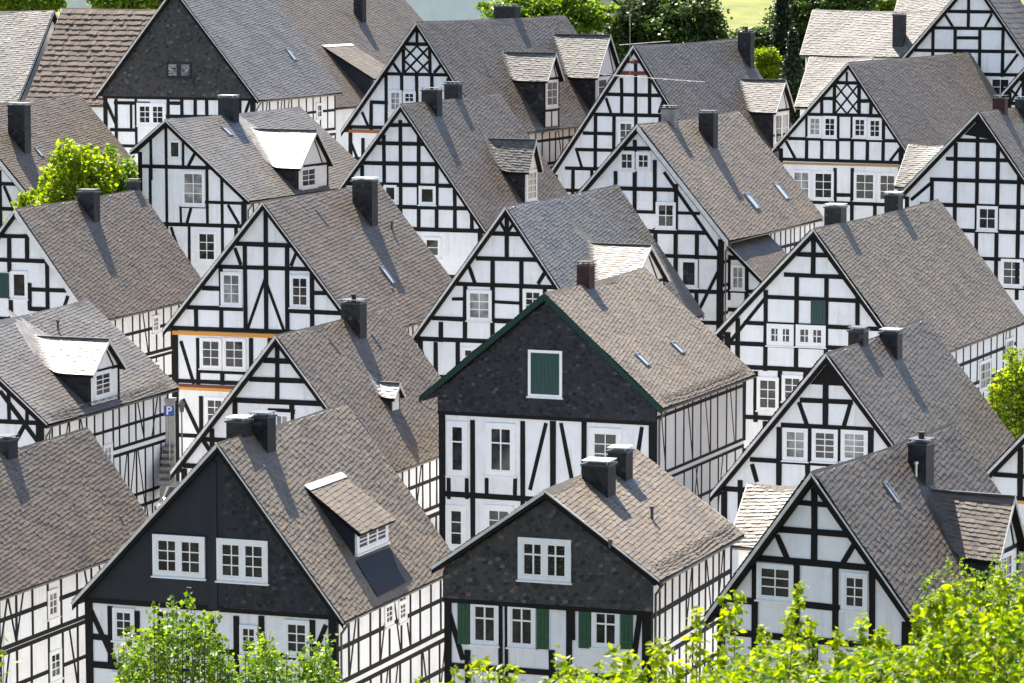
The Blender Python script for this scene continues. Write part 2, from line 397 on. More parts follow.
    def timber(h, spec, wid=0.215, ymin=None):
        for ln in spec.strip().split('\n'):
            for it in ln.split(';'):
                t = it.split()
                if not t: continue
                k = t[0]; a = [float(v) for v in t[1:] if v[0] in '-0123456789.']; fl = [v for v in t[1:] if v[0] not in '-0123456789.']
                if k == 'R': h.rail(a[0], a[1], a[2], a[3] if len(a) > 3 else wid)
                elif k == 'P': h.post(a[0], a[1], a[2], a[3] if len(a) > 3 else wid)
                elif k == 'B': h.brace(*a[:4], a[4] if len(a) > 4 else wid*0.85)
                elif k == 'W': h.window(*a[:4], *(int(v) for v in a[4:]), flags=fl)
    def clampu(h, u): return max(h.wl+0.05, min(h.wr-0.05, u))
    def rail(h, x0, x1, y, wid, key='timber', name='rail', proud=0.03):
        u0, _ = h.front(x0, y); u1, _ = h.front(x1, y); _, z = h.front((x0+x1)/2, y)
        # stay under the roof
        zz = z + wid/2 + 0.09
        if zz < h.za:
            uR = h.ur*(h.za-zz)/(h.za-h.zr); uL = h.ul*(h.za-zz)/(h.za-h.zl)
            u0 = max(u0, uL); u1 = min(u1, uR)
        u0, u1 = max(h.wl, u0), min(h.wr, u1)
        if u1-u0 > 0.1: beam(h.root, name, (u0, h.ov, z+random.uniform(-.018, .018)), (u1, h.ov, z+random.uniform(-.018, .018)), wid, (0, -1, 0), proud + random.uniform(0, .004), key)
    def post(h, x, y0, y1, wid):
        u, za = h.front(x, y0); _, zb = h.front(x, y1); u = max(h.wl+wid/2, min(h.wr-wid/2, u))
        za = min(za, h.topz(abs(u)+wid/2 if u > 0 else u-wid/2) + 0.05)
        if za-zb > 0.1: beam(h.root, 'post', (u, h.ov, zb), (u+random.uniform(-.02, .02), h.ov, za), wid, (0, -1, 0), 0.038 + random.uniform(0, .004))
    def brace(h, x0, y0, x1, y1, wid):
        u0, z0 = h.front(x0, y0); u1, z1 = h.front(x1, y1); u0 = h.clampu(u0); u1 = h.clampu(u1)
        z0 = min(z0, h.topz(u0)); z1 = min(z1, h.topz(u1))
        beam(h.root, 'brace', (u0, h.ov, z0), (u1, h.ov, z1), wid, (0, -1, 0), 0.020 + random.uniform(0, .005))
    def band(h, x0, x1, y, wid, key, proud=0.05):
        h.rail(x0, x1, y, wid, key, 'painted_beam', proud)
    # --- windows
    def window(h, x0, y0, x1, y1, n=1, c=2, r=3, flags=()):
        u0, za = h.front(x0, (y0+y1)/2); u1, _ = h.front(x1, (y0+y1)/2); _, z1 = h.front((x0+x1)/2, y0); _, z0 = h.front((x0+x1)/2, y1)
        win(h.root, Matrix.Translation((u0, h.ov-(0.075 if z0 > h.cladz else 0), z0)), u1-u0, z1-z0, n, c, r, flags)
    def window_side(h, x0, y0, x1, y1, n=1, c=2, r=3, flags=()):
        w0, a0 = h.side(x0, (y0+y1)/2); w1, a1 = h.side(x1, (y0+y1)/2); _, z1 = h.side((x0+x1)/2, y0); _, z0 = h.side((x0+x1)/2, y1)
        win(h.root, Matrix.Translation((h.wr, w0, z0)) @ Matrix.Rotation(math.pi/2, 4, 'Z'), w1-w0, z1-z0, n, c, r, flags)
    def shutter(h, x0, y0, x1, y1, key='grass_green'):
        u0, _ = h.front(x0, (y0+y1)/2); u1, _ = h.front(x1, (y0+y1)/2); _, z1 = h.front((x0+x1)/2, y0); _, z0 = h.front((x0+x1)/2, y1)
        b = MB(); y = h.ov
        b.box(u0, u1, y-0.055, y+0.02, z0, z1)
        n = max(3, int((u1-u0)/0.13))
        for i in range(n):
            a = u0+(u1-u0)*i/n
            b.box(a+0.012, u0+(u1-u0)*(i+1)/n-0.012, y-0.068, y-0.05, z0+0.02, z1-0.02)
        for zz in (z0+(z1-z0)*.2, z0+(z1-z0)*.8): b.box(u0+.02, u1-.02, y-0.082, y-0.06, zz-.05, zz+.05)
        b.build('shutter', M[key], h.root)
    # --- slate hung on the gable above picture row y (at the middle)
    def clad(h, y, sw=0.19, ex=0.125, half=False, key='wall'):
        _, z0 = h.front(to_px(h.P)[0], y); th = 0.24
        zc = h.za - th
        def lim(b_, sg):
            z = zc - b_; f = (h.za-th-z)
            u = h.ur*f/(h.za-h.zr) if sg > 0 else h.ul*f/(h.za-h.zl)
            return min(u, h.wr+0.05) if sg > 0 else max(u, h.wl-0.05)
        H = zc - z0; b = MB(); y0 = h.ov-0.05
        pts = [(0, y0, zc)]
        for bb in (H*0.25, H*0.5, H*0.75, max(H-0.4, H*.8), H): pts.append((lim(bb, 1), y0, zc-bb))
        for bb in (H, max(H-0.4, H*.8), H*0.75, H*0.5, H*0.25): pts.append((lim(bb, -1), y0, zc-bb))
        b.prism(pts, (0, 0.07, 0)); o = b.build('slate_hanging', M['board'], h.root)
        S = Slates()
        S.field((0, y0, zc), (1, 0, 0), (0, 0, -1), (lambda b_: lim(b_, -1)) if not half else (lambda b_: max(lim(b_, -1), 0.12)), lambda b_: lim(b_, 1), H, sw, ex, 0.06, 0.036, 0.006, 0.003, rough=.75)
        # the slates face out of the gable
        for i in range(len(S.V)): S.V[i][:, 1] = 2*y0 - S.V[i][:, 1] if S.V[i][:, 1].mean() > y0 else S.V[i][:, 1]
        S.build('slates', SLATES[key], o)
        beam(h.root, 'drip_board', (max(h.wl-.05, lim(H, -1)), h.ov, z0-0.07), (min(h.wr+.05, lim(H, 1)), h.ov, z0-0.07), 0.18, (0, -1, 0), 0.075)
        h.cladz = z0; return z0
    # --- timber on the right-hand long wall
    def sidewall(h, rails=(0.12, 1.25, 2.5, 2.85, 4.0, 5.3), step=0.95, wid=0.15, braces=3, y0=None, seed=1):
        r = random.Random(seed*31+int(h.len*10)); top = h.zroof(h.wr) - 0.28; u = h.wr; a, b_ = h.ov, h.len-h.ov; nrm = (1, 0, 0)
        zs = [top-x for x in rails]
        for z in zs:
            beam(h.root, 'rail', (u, a, z), (u, b_, z), wid*1.15, nrm, 0.014+r.uniform(0, .003))
        n = max(3, int((b_-a)/step))
        segs = [(zs[i], zs[i+1]) for i in range(len(zs)-1)] + [(zs[-1], zs[-1]-3.0)]
        storeys = [(zs[0], zs[2]), (zs[3], zs[5]), (zs[5], zs[5]-3.0)] if len(zs) >= 6 else segs
        for zt, zb in storeys:
            for i in range(n+1):
                y = a+0.1+(b_-a-0.2)*i/n + (r.uniform(-.12, .12) if 0 < i < n else 0)
                beam(h.root, 'post', (u, y, zb), (u, y+r.uniform(-.03, .03), zt), wid*(1.3 if i in (0, n) else 1), nrm, 0.020+r.uniform(0, .003))
            for _ in range(braces):
                i = r.randrange(0, n); y = a+0.2+(b_-a-0.4)*i/n; dy = r.choice((-1, 1))*0.7
                if a < y+dy < b_: beam(h.root, 'brace', (u, y, zb+.05), (u, y+dy, zt-.05), wid*.85, nrm, 0.008+r.uniform(0, .003))
    def corners(h, wid=0.26, lo=-3.4, front=True):
        for u in (h.wl+wid/2-.02, h.wr-wid/2+.02):
            beam(h.root, 'post', (u, h.ov, lo), (u, h.ov, h.zroof(u+(wid/2 if u > 0 else -wid/2))-0.26), wid, (0, -1, 0), 0.046)
    # --- things on the roof
    def chimney(h, x0, x1, yb, yt, dep=0.75, key='chim', cap='lead', pot=False):
        xm = (x0+x1)/2; wdt = (x1-x0)/h.s*0.86
        p = h.slope(x1-2, yb)
        u1, w1 = p.x, p.y
        k = (yb-yt)/h.s; zt = p.z + k; u0 = u1-wdt
        w0 = w1-dep*0.15; b = MB(); zb = h.zroof(u1)-0.35 if u1 > 0 else h.zroof(u0)-0.35
        if u1 < 0.1: w0 = w1
        b.box(u0, u1, w0, w0+dep, min(zb, h.zroof(u0)-.3), zt-0.10); o = b.build('chimney', M[key], h.root)
        if key == 'chim':
            S = Slates(); H = zt-0.1-zb
            S.field((u0, w0-0.004, zt-0.1), (1, 0, 0), (0, 0, -1), lambda q: 0.0, lambda q: wdt, H, .2, .14, .05, .012, .0, .0)
            V = S.V[-1]; V[:, 1] = 2*(w0-0.004)-V[:, 1] if V[:, 1].mean() > w0 else V[:, 1]
            S.build('slates', SLATES['wall'], o)
        b = MB(); b.box(u0-.05, u1+.05, w0-.05, w0+dep+.05, zt-0.10, zt-0.03); b.build('chimney_crown', M['lead'], o); b = MB()
        for cx_, cy_ in ((u0+.05, w0+.05), (u1-.05, w0+.05), (u1-.05, w0+dep-.05), (u0+.05, w0+dep-.05)): b.tube((cx_, cy_, zt-.04), (cx_, cy_, zt+.07), .02, n=5)
        b.box(u0-.03, u1+.03, w0-.03, w0+dep+.03, zt+.07, zt+.10)
        b.build('chimney_cap', M[cap], o)
        if pot:
            b = MB(); c = ((u0+u1)/2, w0+dep/2); b.tube((c[0], c[1], zt), (c[0], c[1], zt+.28), .12, .10); b.tube((c[0], c[1], zt+.28), (c[0], c[1], zt+.33), .14, .14)
            b.build('chimney_pot', M['brick'], o)
        b = MB(); zz = h.zroof(u1)                       # lead flashing round the foot
        kk = (h.za-h.zr)/h.ur if u1 > 0 else 0
        b.hexa([(u1-.02, w0-.1, zz+.03), (u1+.28, w0-.1, zz-.28*kk+.05), (u1+.28, w0+dep+.1, zz-.28*kk+.05), (u1-.02, w0+dep+.1, zz+.03),
                (u1-.02, w0-.1, zz+.09), (u1+.28, w0-.1, zz-.28*kk+.08), (u1+.28, w0+dep+.1, zz-.28*kk+.08), (u1-.02, w0+dep+.1, zz+.09)])
        if u1 > 0: b.build('flashing', M['lead'], o)
        return o
    def onslope(h, p):                                   # frame on the right slope: origin, along ridge, down, normal
        D = Vector((h.ur, 0, h.zr-h.za)).normalized(); Nn = Vector((-D.z, 0, D.x)); return p, Vector((0, 1, 0)), D, Nn
    def skylight(h, x, y, wd=0.55, ln=0.9, key='skyglass'):
        p, A, D, Nn = h.onslope(h.slope(x, y)); b = MB(); g = MB()
        def bx(m, a0, a1, d0, d1, n0, n1): m.hexa([p+A*a+D*d+Nn*n for n in (n0, n1) for a, d in ((a0, d0), (a1, d0), (a1, d1), (a0, d1))])
        hw, hl, t = wd/2, ln/2, 0.07
        bx(b, -hw, hw, -hl, -hl+t, 0, .16); bx(b, -hw, hw, hl-t, hl, 0, .14); bx(b, -hw, -hw+t, -hl+t, hl-t, 0, .15); bx(b, hw-t, hw, -hl+t, hl-t, 0, .15)
        bx(g, -hw+t, hw-t, -hl+t, hl-t, .02, .12)
        o = b.build('skylight', M['zinc'], h.root); g.build('pane', M[key], o)
    def pipe(h, x, y, ht=0.5, r=0.06, key='zincdark'):
        p = h.slope(x, y); b = MB(); b.tube(p-Vector((0, 0, .1)), p+Vector((0, 0, ht)), r); b.tube(p+Vector((0, 0, ht)), p+Vector((0, 0, ht+.08)), r*1.7, r*1.5)
        b.build('vent_pipe', M[key], h.root)
    def roof_hook(h, x, y, ln=1.0):
        p, A, D, Nn = h.onslope(h.slope(x, y)); b = MB()
        b.tube(p+Nn*.1-D*ln/2, p+Nn*.1+D*ln/2, .03); b.tube(p-D*ln/2+Nn*.0, p-D*ln/2+Nn*.1, .025); b.tube(p+D*ln/2, p+D*ln/2+Nn*.1, .025)
        b.build('roof_hook', M['zinc'], h.root)
    def snow_guard(h, t0=0.06, t1=0.94, off=0.45):
        D = Vector((h.ur, 0, h.zr-h.za)); ln = D.length; D /= ln; Nn = Vector((-D.z, 0, D.x)); o = Vector((0, 0, h.za)) + D*(ln-off)
        b = MB(); a0, a1 = h.len*t0, h.len*t1
        for hh in (.10, .19, .28): b.tube(o+Vector((0, a0, 0))+Nn*hh, o+Vector((0, a1, 0))+Nn*hh, .014, n=5)
        n = int((a1-a0)/.75)
        for i in range(n+1):
            q = o+Vector((0, a0+(a1-a0)*i/n, 0)); b.tube(q, q+Nn*.30, .016, n=5); b.tube(q-D*.25+Nn*.03, q+Nn*.26, .012, n=5)
        b.build('snow_guard', M['zincdark'], h.roof)
    # --- dormers on the right slope
    def dormer(h, P0, yn, ap, xf, roof='pale', wins=None, over=0.28, shed=None, cheek='wall', apron=None, face='plaster', beams=True, curve=0.55):
        p = h.slope(*P0); u0, w0, z0 = p.x, p.y, p.z
        w1, _ = h.side(xf, yn, u0); _, ze = h.side(P0[0], yn, u0)
        k = (h.za-h.zr)/h.ur
        def us(z): return max(0.02, (h.za-z)/k)            # where the main slope has height z
        b = MB(); c = MB()
        if shed is None:
            wm, za = h.side(ap[0], ap[1], u0); wm = (w0+w1)/2; za = min(za, h.za-0.05); ze = min(ze, za-.3)
            tri = lambda w: [(u0, w, z0-.25), (u0, w, ze), (us(ze)-.2, w, ze), (us(z0)-.1, w, z0-.3)]
            c.prism(tri(w0), (0, .12, 0)); c2 = MB(); c2.prism(tri(w1-.12), (0, .12, 0))
            b.prism([(u0, w0+.002, z0-.25), (u0, w1-.002, z0-.25), (u0, w1-.002, ze), (u0, wm, za-.06), (u0, w0+.002, ze)], (-.12, 0, 0))
            root = b.build('dormer', M[face], h.root)
            c.build('cheek', M['board'], root); c2.build('cheek', M['board'], root)
            S = Slates(); ck = root
            S.field((u0, w0-.003, ze), (-1, 0, 0), (0, 0, -1), lambda q: 0.0, lambda q: max(.01, u0-us(ze-q)), max(.3, ze-z0), .22, .15, .05, .012, 0.0, 0.0)
            for i in range(len(S.V)): V = S.V[i]; V[:, 1] = np.where(V[:, 1] > w0-.003, 2*(w0-.003)-V[:, 1], V[:, 1])
            S.build('slates', SLATES[cheek], root)
            r = MB(); S = Slates(); so = 0.16; rise = za-ze; half = wm-w0; slp = rise/half
            for sg in (-1, 1):
                lo_w = wm+sg*(half+so); lo_z = ze-slp*so
                uf = u0+over
                q = [(uf, wm, za+.03), (uf, lo_w, lo_z+.03), (us(lo_z)-.1, lo_w, lo_z+.03), (us(za)-.1, wm, za+.03)]
                r.hexa([(x, y, z-.1) for x, y, z in q] + q)
                D = Vector((0, lo_w-wm, lo_z-za)); ln = D.length; D /= ln
                mx = lambda q_, za=za, D=D, uf=uf, ln=ln: (uf-us(za+D.z*q_)) + curve*(1-.45*q_/ln)
                S.field((uf, wm, za+.06), (-1, 0, 0), tuple(D), lambda q_: 0.0, mx, ln, .22, .17, .05, .022, .004, .004)
            ro = r.build('dormer_roof', M['soffit'], root)
            for V in S.V:
                zm = h.za - k*V[:, 0] + .085; q_ = V[:, 2]; V[:, 2] = .5*(q_+zm+np.sqrt((q_-zm)**2+.05))-.02
            S.build('dormer_slates', SLATES[roof], root)
            rb = MB()                                     # verge boards
            for sg in (-1, 1):
                lo_w = wm+sg*(half+so); lo_z = ze-slp*so
                rb.prism([(u0+over, wm, za+.09), (u0+over, lo_w, lo_z+.09), (u0+over, lo_w, lo_z-.09), (u0+over, wm, za-.09)], (.04, 0, 0))
            rb.build('dormer_bargeboard', M['verge'], root)
            b2 = MB(); b2.box(us(za)-.05, u0+over, wm-.08, wm+.08, za+.05, za+.12); b2.build('dormer_ridge', M['zincdark'], root)
        else:
            pb = h.slope(*shed); ub, zb = pb.x, pb.z; so = 0.14
            side = lambda w: [(u0, w, z0-.25), (u0, w, ze), (ub, w, zb), (us(z0)-.1, w, z0-.3)]
            c.prism(side(w0), (0, .12, 0)); c2 = MB(); c2.prism(side(w1-.12), (0, .12, 0))
            b.box(u0-.12, u0, w0+.002, w1-.002, z0-.25, ze-.02); root = b.build('dormer', M[face], h.root)
            c.build('cheek', M['board'], root); c2.build('cheek', M['board'], root)
            D = Vector((u0-ub, 0, ze-zb)); ln = D.length; D /= ln; Nn = Vector((-D.z, 0, D.x)); ln += over
            r = MB(); o = Vector((ub, 0, zb)); q = [o+Vector((0, w0-so, 0)), o+Vector((0, w1+so, 0)), o+D*ln+Vector((0, w1+so, 0)), o+D*ln+Vector((0, w0-so, 0))]
            r.hexa([v-Nn*.02 for v in q]+[v+Nn*.10 for v in q]); r.build('dormer_roof', M['soffit'], root)
            S = Slates(); S.field(tuple(o+Nn*.1+Vector((0, w0-so, 0))), (0, 1, 0), tuple(D), lambda q_: 0.0, lambda q_: w1-w0+2*so, ln, .26, .2, .1, .022, .004, .004)
            S.build('dormer_slates', SLATES[roof], root)
            rc = MB(); t = o-D*.08
            rc.hexa([t+Vector((0, w0-so, 0))+Nn*.09, t+D*.3+Vector((0, w0-so, 0))+Nn*.13, t+D*.3+Vector((0, w1+so, 0))+Nn*.13, t+Vector((0, w1+so, 0))+Nn*.09,
                     t+Vector((0, w0-so, 0))+Nn*.15, t+D*.3+Vector((0, w0-so, 0))+Nn*.16, t+D*.3+Vector((0, w1+so, 0))+Nn*.16, t+Vector((0, w1+so, 0))+Nn*.15])
            rc.build('ridge_strip', M['verge'], root)
        nrm = (1, 0, 0)
        if beams and shed is None:
            for wq in (w0+.09, w1-.09): beam(root, 'post', (u0, wq, z0-.1), (u0, wq, ze+.02), .15, nrm, .038)
            beam(root, 'rail', (u0, w0, ze-.02), (u0, w1, ze-.02), .14, nrm, .031)
            for sg in (-1, 1): beam(root, 'brace', (u0, wm+sg*.12, za-.3), (u0, wm+sg*half*.62, ze+.05), .11, nrm, .024)
            if ze-z0 > 2.0:
                beam(root, 'rail', (u0, w0, z0+(ze-z0)*.36), (u0, w1, z0+(ze-z0)*.36), .13, nrm, .030); beam(root, 'post', (u0, (w0+w1)/2, z0-.1), (u0, (w0+w1)/2, z0+(ze-z0)*.36), .13, nrm, .035)
        for ws in (wins or []):
            a0, b0, a1, b1, n, cc, rr = ws                 # fractions of the face
            wy0 = w0+(w1-w0)*a0; ww = (w1-w0)*(a1-a0); zz0 = z0+(ze-z0)*b0; hh = (ze-z0)*(b1-b0)
            win(root, Matrix.Translation((u0, wy0, zz0)) @ Matrix.Rotation(math.pi/2, 4, 'Z'), ww, hh, n, cc, rr, ('one',))
        if apron:
            pts = [h.slope(*q) for q in apron]; _, A, D, Nn = h.onslope(pts[0]); ab = MB()
            ab.hexa([q+Nn*.0 for q in pts]+[q+Nn*.10 for q in pts]); ab.build('apron', M['board'], root)
        return root

def win(parent, mtx, W, H, n=1, c=2, r=3, flags=()):
    """casement window on a wall face: local x along the wall, -y outwards, z up"""
    f = MB(); gl = MB(); cs = (0.12 if n == 1 else .16) if W > 0.8 else 0.085; pr = 0.06
    if 'plain' in flags: cs = 0.07
    if 'thick' in flags: cs = .21
    f.box(0, W, -pr, 0.02, H-cs, H); f.box(0, W, -pr, 0.02, 0, cs); f.box(0, cs, -pr+.002, 0.02, cs, H-cs); f.box(W-cs, W, -pr+.002, 0.02, cs, H-cs)
    f.box(-0.05, W+0.05, -pr-0.05, 0.0, -0.05, 0.004)                     # sill
    sf = 0.055 if n == 1 else .07
    iw = (W-2*cs); cw = iw/n; ih = H-2*cs
    for i in range(n):
        x0 = cs+cw*i; x1 = x0+cw
        if i: f.box(x0-(.13 if n == 2 else .06), x0+(.13 if n == 2 else .06), -pr+.006, 0.01, cs, H-cs)
        if 'shut' in flags: continue
        f.box(x0, x0+sf, -pr+.012, 0.01, cs, H-cs); f.box(x1-sf, x1, -pr+.013, 0.01, cs, H-cs)
        f.box(x0+sf, x1-sf, -pr+.014, .01, H-cs-sf, H-cs); f.box(x0+sf, x1-sf, -pr+.014, .01, cs, cs+sf)
        t = 0.042 if 'cross' not in flags else .06
        for j in range(1, c): xx = x0+sf+(cw-2*sf)*j/c; f.box(xx-t/2, xx+t/2, -pr+.020, 0, cs+sf, H-cs-sf)
        for j in range(1, r):
            fr = j/r if 'cross' not in flags else 0.66
            zz = cs+sf+(ih-2*sf)*fr; f.box(x0+sf, x1-sf, -pr+.023, 0, zz-t/2, zz+t/2)
    if 'cur' not in flags and 'shut' not in flags and random.random() < .10: flags = tuple(flags)+('cur',)
    key = 'curtain' if 'cur' in flags else ('green' if 'shut' in flags else 'glass')
    if 'one' in flags:
        f.box(cs*.5, W-cs*.5, -0.018, 0.0, cs*.5, H-cs*.5, 1); o = f.build('window', [M['white'], M[key]], parent)
    else:
        o = f.build('window', M['white' if 'darkframe' not in flags else 'board'], parent)
        if 'shut' in flags:
            nn = max(3, int(iw/.16))
            for i in range(nn): gl.box(cs+iw*i/nn+.008, cs+iw*(i+1)/nn-.008, -.04, 0, cs+.01, H-cs-.01)
            gl.box(cs, W-cs, -.03, 0, cs, H-cs); gl.build('shutter_panel', M[key], o)
        else:
            gl.box(cs*.5, W-cs*.5, -0.018, 0.0, cs*.5, H-cs*.5); gl.build('pane', M[key], o)
    o.matrix_local = mtx
    return o
# ------------------------------------------------------------------ the houses, front to back
HN = 'half_timbered_house'
def H(label, A, L, R, endx, th, d, **k): return House(HN, label, A, L, R, endx, th, d, **k)

# 1 dark slate gable, lower left
h1 = H('house at lower left with charcoal clad gable and two pairs of white windows', (217,446), (74,602), (342,622), 345, 20, 124, roof='warm', wallh=7.2)
h1.clad(607, half=True); h1.corners(0.30)
h1.timber('''B 90 608 116 665 .2; W 113 608 135 641 1 2 3; R 90 111 637; R 88 190 668 .24; P 110 606 667; P 137 611 683; P 211 616 683 .24; B 211 628 200 650; B 211 628 222 650
P 236 616 683; P 262 616 683; W 284 620 310 656 1 2 3; P 312 620 683; R 195 330 655 .2; W 112 672 134 706; W 240 625 258 655 1 2 3; B 326 625 314 655; P 160 612 683; R 138 190 640
W 154 535 206 577 2 2 3; W 218 539 269 582 2 2 3''')
u_, z_ = h1.front(213, 520)
beam(h1.root, 'cover_board', (u_, h1.ov, h1.front(213, 609)[1]), (u_, h1.ov, h1.za-0.6), 0.34, (0,-1,0), 0.085, 'board')
h1.sidewall(step=0.95, braces=5, seed=2)
h1.window_side(384, 602, 393, 626, 1, 2, 3); h1.window_side(398, 600, 406, 622, 1, 2, 3)
h1.chimney(247, 271, 456, 414); h1.chimney(223, 246, 441, 420, cap='verge_white')
h1.dormer((355, 559), 531, None, 388, roof='warm', wins=[(0.03, .12, .97, .98, 3, 1, 3)], shed=(297, 492), apron=[(354,562), (388,549), (411,580), (376,598)], face='white')
# 2 slate gable, lower middle, green shutters
h2 = H('low pitched house at lower centre with grey slate gable and green shutters', (544.5,493), (433,568), (658,582), 637, 20, 119, roof='warm', wallh=6.4, )
h2.clad(604, key='wall2'); h2.corners(0.26)
h2.timber('''W 519 538 572 581 2 2 2 cross; W 471 602 499 645 1 2 2 cross; W 508 604 536 648 1 2 2 cross; W 592 609 620 648 1 2 2 cross
P 501 606 683 .15; P 506.5 606 683 .12; P 569 608 683; B 446 603 463 660; R 440 650 672 .2; P 574 608 640 .1; P 645 611 683; P 552 650 683; P 468 650 683; B 640 613 634 660''')
for q in ((458,603,470,644), (537,607,549,649), (579,609,591,648), (621,611,633,649)): h2.shutter(*q)
h2.sidewall(step=0.8, braces=3, seed=3); h2.snow_guard()
h2.chimney(578, 611, 500, 462, 0.9, cap='silver'); h2.chimney(605, 629, 483, 448, 0.8, cap='silver')
h2.pipe(652, 521, 0.45); h2.pipe(610, 545, 0.12, 0.05)
# 3 lower right behind the bushes
h3 = H('house at lower right behind the leafy bushes, with a wide side dormer', (811,477), (706,620), (916,629), 950, 27, 114, roof='dark', wallh=7.0)
h3.timber('''R 797 835 504 .17; R 776 849 532; R 757 872 563 .22; R 725 755 600; R 797 840 606; P 815 488 563 .22; P 755.5 563 650; P 797 563 650; P 836 563 650; P 873 566 650
B 777 535 789 562; B 855 543 843 563; W 757 564 794 601 1 2 3; W 842 573 868 611 1 2 3; R 730 900 640 .22; P 815 640 690''')
h3.corners(0.26)
h3.chimney(905, 929, 489, 439, 0.8, pot=True); h3.skylight(889, 494, 0.35, 0.85); h3.pipe(916, 478, 0.5, 0.05, 'silver')
h3.dormer((992, 606), 556, (1004, 499), 1018, roof='brown', wins=[(.25, .2, .75, .95, 1, 2, 3)], over=0.3)
h3.sidewall(step=1.0, seed=4)
# 4 far left, only its long roof shows
h4 = H('long brown slate roof at the lower left edge with timbered side wall', (-95,482), (-180,592), (-15,603), 87, 20, 130, roof='brown', wallh=6.6)
h4.sidewall(step=1.25, braces=6, seed=5, rails=(0.12, 1.2, 2.3, 2.5, 3.9, 5.2)); h4.corners()
h4.window_side(47, 589, 58, 618, 1, 2, 3, ('cur',)); h4.window_side(49, 650, 61, 680, 1, 2, 3)
h4.chimney(-6, 12, 462, 437, 0.8); h4.pipe(120, 520, .1)
# 5 the central house
h5 = H('central house with dark slate gable edged in green and one green attic shutter', (544.5,296), (421,398), (661,409.5), 644.5, 21.5, 147, roof='warm', wallh=9.6, eovl=.74, verge='verge_green')
h5.clad(416, 0.18, 0.12); h5.corners(0.30)
h5.timber('''W 529 350 563 397 1 1 1 shut; W 447 421 468 476 1 1 2 thick cross; W 486 423 516 476 1 2 2 thick cross; W 589 428 622 470 1 2 3 thick
P 473 420 560 .2; P 523 421 505 .2; P 553 421 560 .26; B 546 423 530 490 .17; B 561 423 574 490 .17; P 584 422 560; B 642 427 634 480 .17; R 436 655 500 .24
P 449 478 499 .16; P 467 478 499 .16; P 487 478 499 .16; P 515 478 499 .16; W 446 505 467 550 1 1 3 thick; W 484 505 514 545 1 2 3 thick; P 523 505 600; R 436 655 592; W 590 520 620 560''')
h5.sidewall(step=1.15, wid=0.12, braces=4, seed=6, rails=(0.1, 0.45, 2.9, 3.2, 4.6, 5.9)); h5.snow_guard(off=0.35)
h5.chimney(576, 592, 291, 263, 0.7, key='brick', cap='brick'); h5.skylight(641, 361, .5, .75); h5.skylight(676, 349, .5, .7)
# 6 left of the centre, chimney and eyebrow dormer
h6 = H('house left of the central one with tiny bright dormer and tall chimney', (275,338), (172,472), (378,478), 388, 20, 147.5, roof='brown', wallh=6.8)
h6.timber('''R 262 292 361; R 246 308 380; R 232 325 402 .22; P 277 345 402 .2; P 235 402 432; R 268 295 411; P 292 404 440; W 268 412 291 440 1 3 2; B 203 440 212 454; R 185 260 440 .2; P 212 420 470; R 176 370 470 .22''')
h6.corners(); h6.sidewall(step=0.8, seed=7, braces=1)
h6.chimney(338, 363, 341, 300, 0.8, pot=True); h6.roof_hook(333, 347, .9); h6.roof_hook(360, 424, .9); h6.roof_hook(375, 342, .8)
h6.dormer((392, 413), 396, (395, 385), 400, roof='pale', over=0.18, beams=False, curve=0.4)
# 7 left, big sunlit dormer
h7 = H('grey roofed house at left with big sunlit white dormer roof', (-51,333), (-148,418), (46,426), 87, 19, 156, roof='grey', wallh=7.6)
h7.timber('''R -60 46 421 .2; B 0 391 43 446 .2; B 27 421 12 448 .2; P 9 392 420 .16; P 27 408 421 .16; R -60 46 449 .22; P -20 380 449''')
h7.corners(0.30); h7.sidewall(step=0.9, wid=0.13, braces=5, seed=8, rails=(0.1, 1.15, 2.1, 2.45, 4.6, 5.2))
h7.window_side(103, 444, 112, 470, 1, 2, 3, ('cur',)); h7.snow_guard(off=0.4)
h7.dormer((89, 408), 373, (106, 340), 119, roof='pale', wins=[(.17, .2, .72, .97, 1, 2, 4)], over=0.3, curve=1.6)
h7.pipe(58, 331, .45, .06); h7.skylight(150, 377, .6, .8)
# 8 painted orange beams
h8 = H('tall gable with bright orange beams between its storeys and a dark chimney', (262,204), (164,330), (362,338), 378, 19, 172, roof='brown', wallh=8.6)
h8.timber('''P 265.5 206 332 .22; R 236 296 244.5; R 215 315 268 .2; R 200 219 288; R 313 334 293; R 186 243 308; R 287 342 312; R 168 352 331 .2
P 245 244 331; P 221 268 331; P 196 309 331; P 287 246 331; P 312 268 331; B 235 248 241 265; B 297 248 291 266; B 265 279 284 331 .15; B 265 279 247 331 .15
W 221 272 242 306 1 2 3 cur; W 290 275 310 308 1 2 3; W 200 338 222 369 1 2 3; W 223 338 246 370 1 2 3; R 198 252 372; P 198 338 385; P 222.5 371 385; P 251 338 385; B 181 341 194 384
R 172 345 384 .2; P 201 396 470; W 205 397 225 425 1 2 3; B 183 399 207 450; R 172 300 438 .2; P 270 338 385; P 300 338 385; B 340 340 326 384''')
h8.band(168, 352, 335.5, .20, 'orange'); h8.band(172, 345, 388.5, .14, 'red', .055); h8.band(172, 345, 391.5, .16, 'orange', .05)
h8.corners(0.32); h8.sidewall(step=0.9, seed=9)
h8.chimney(349, 375, 229, 177, 0.85, cap='verge_white'); h8.skylight(386, 276, .5, 1.1); h8.roof_hook(321, 219, 1.1); h8.pipe(392, 232, .5, .07); h8.pipe(392, 291, .08)
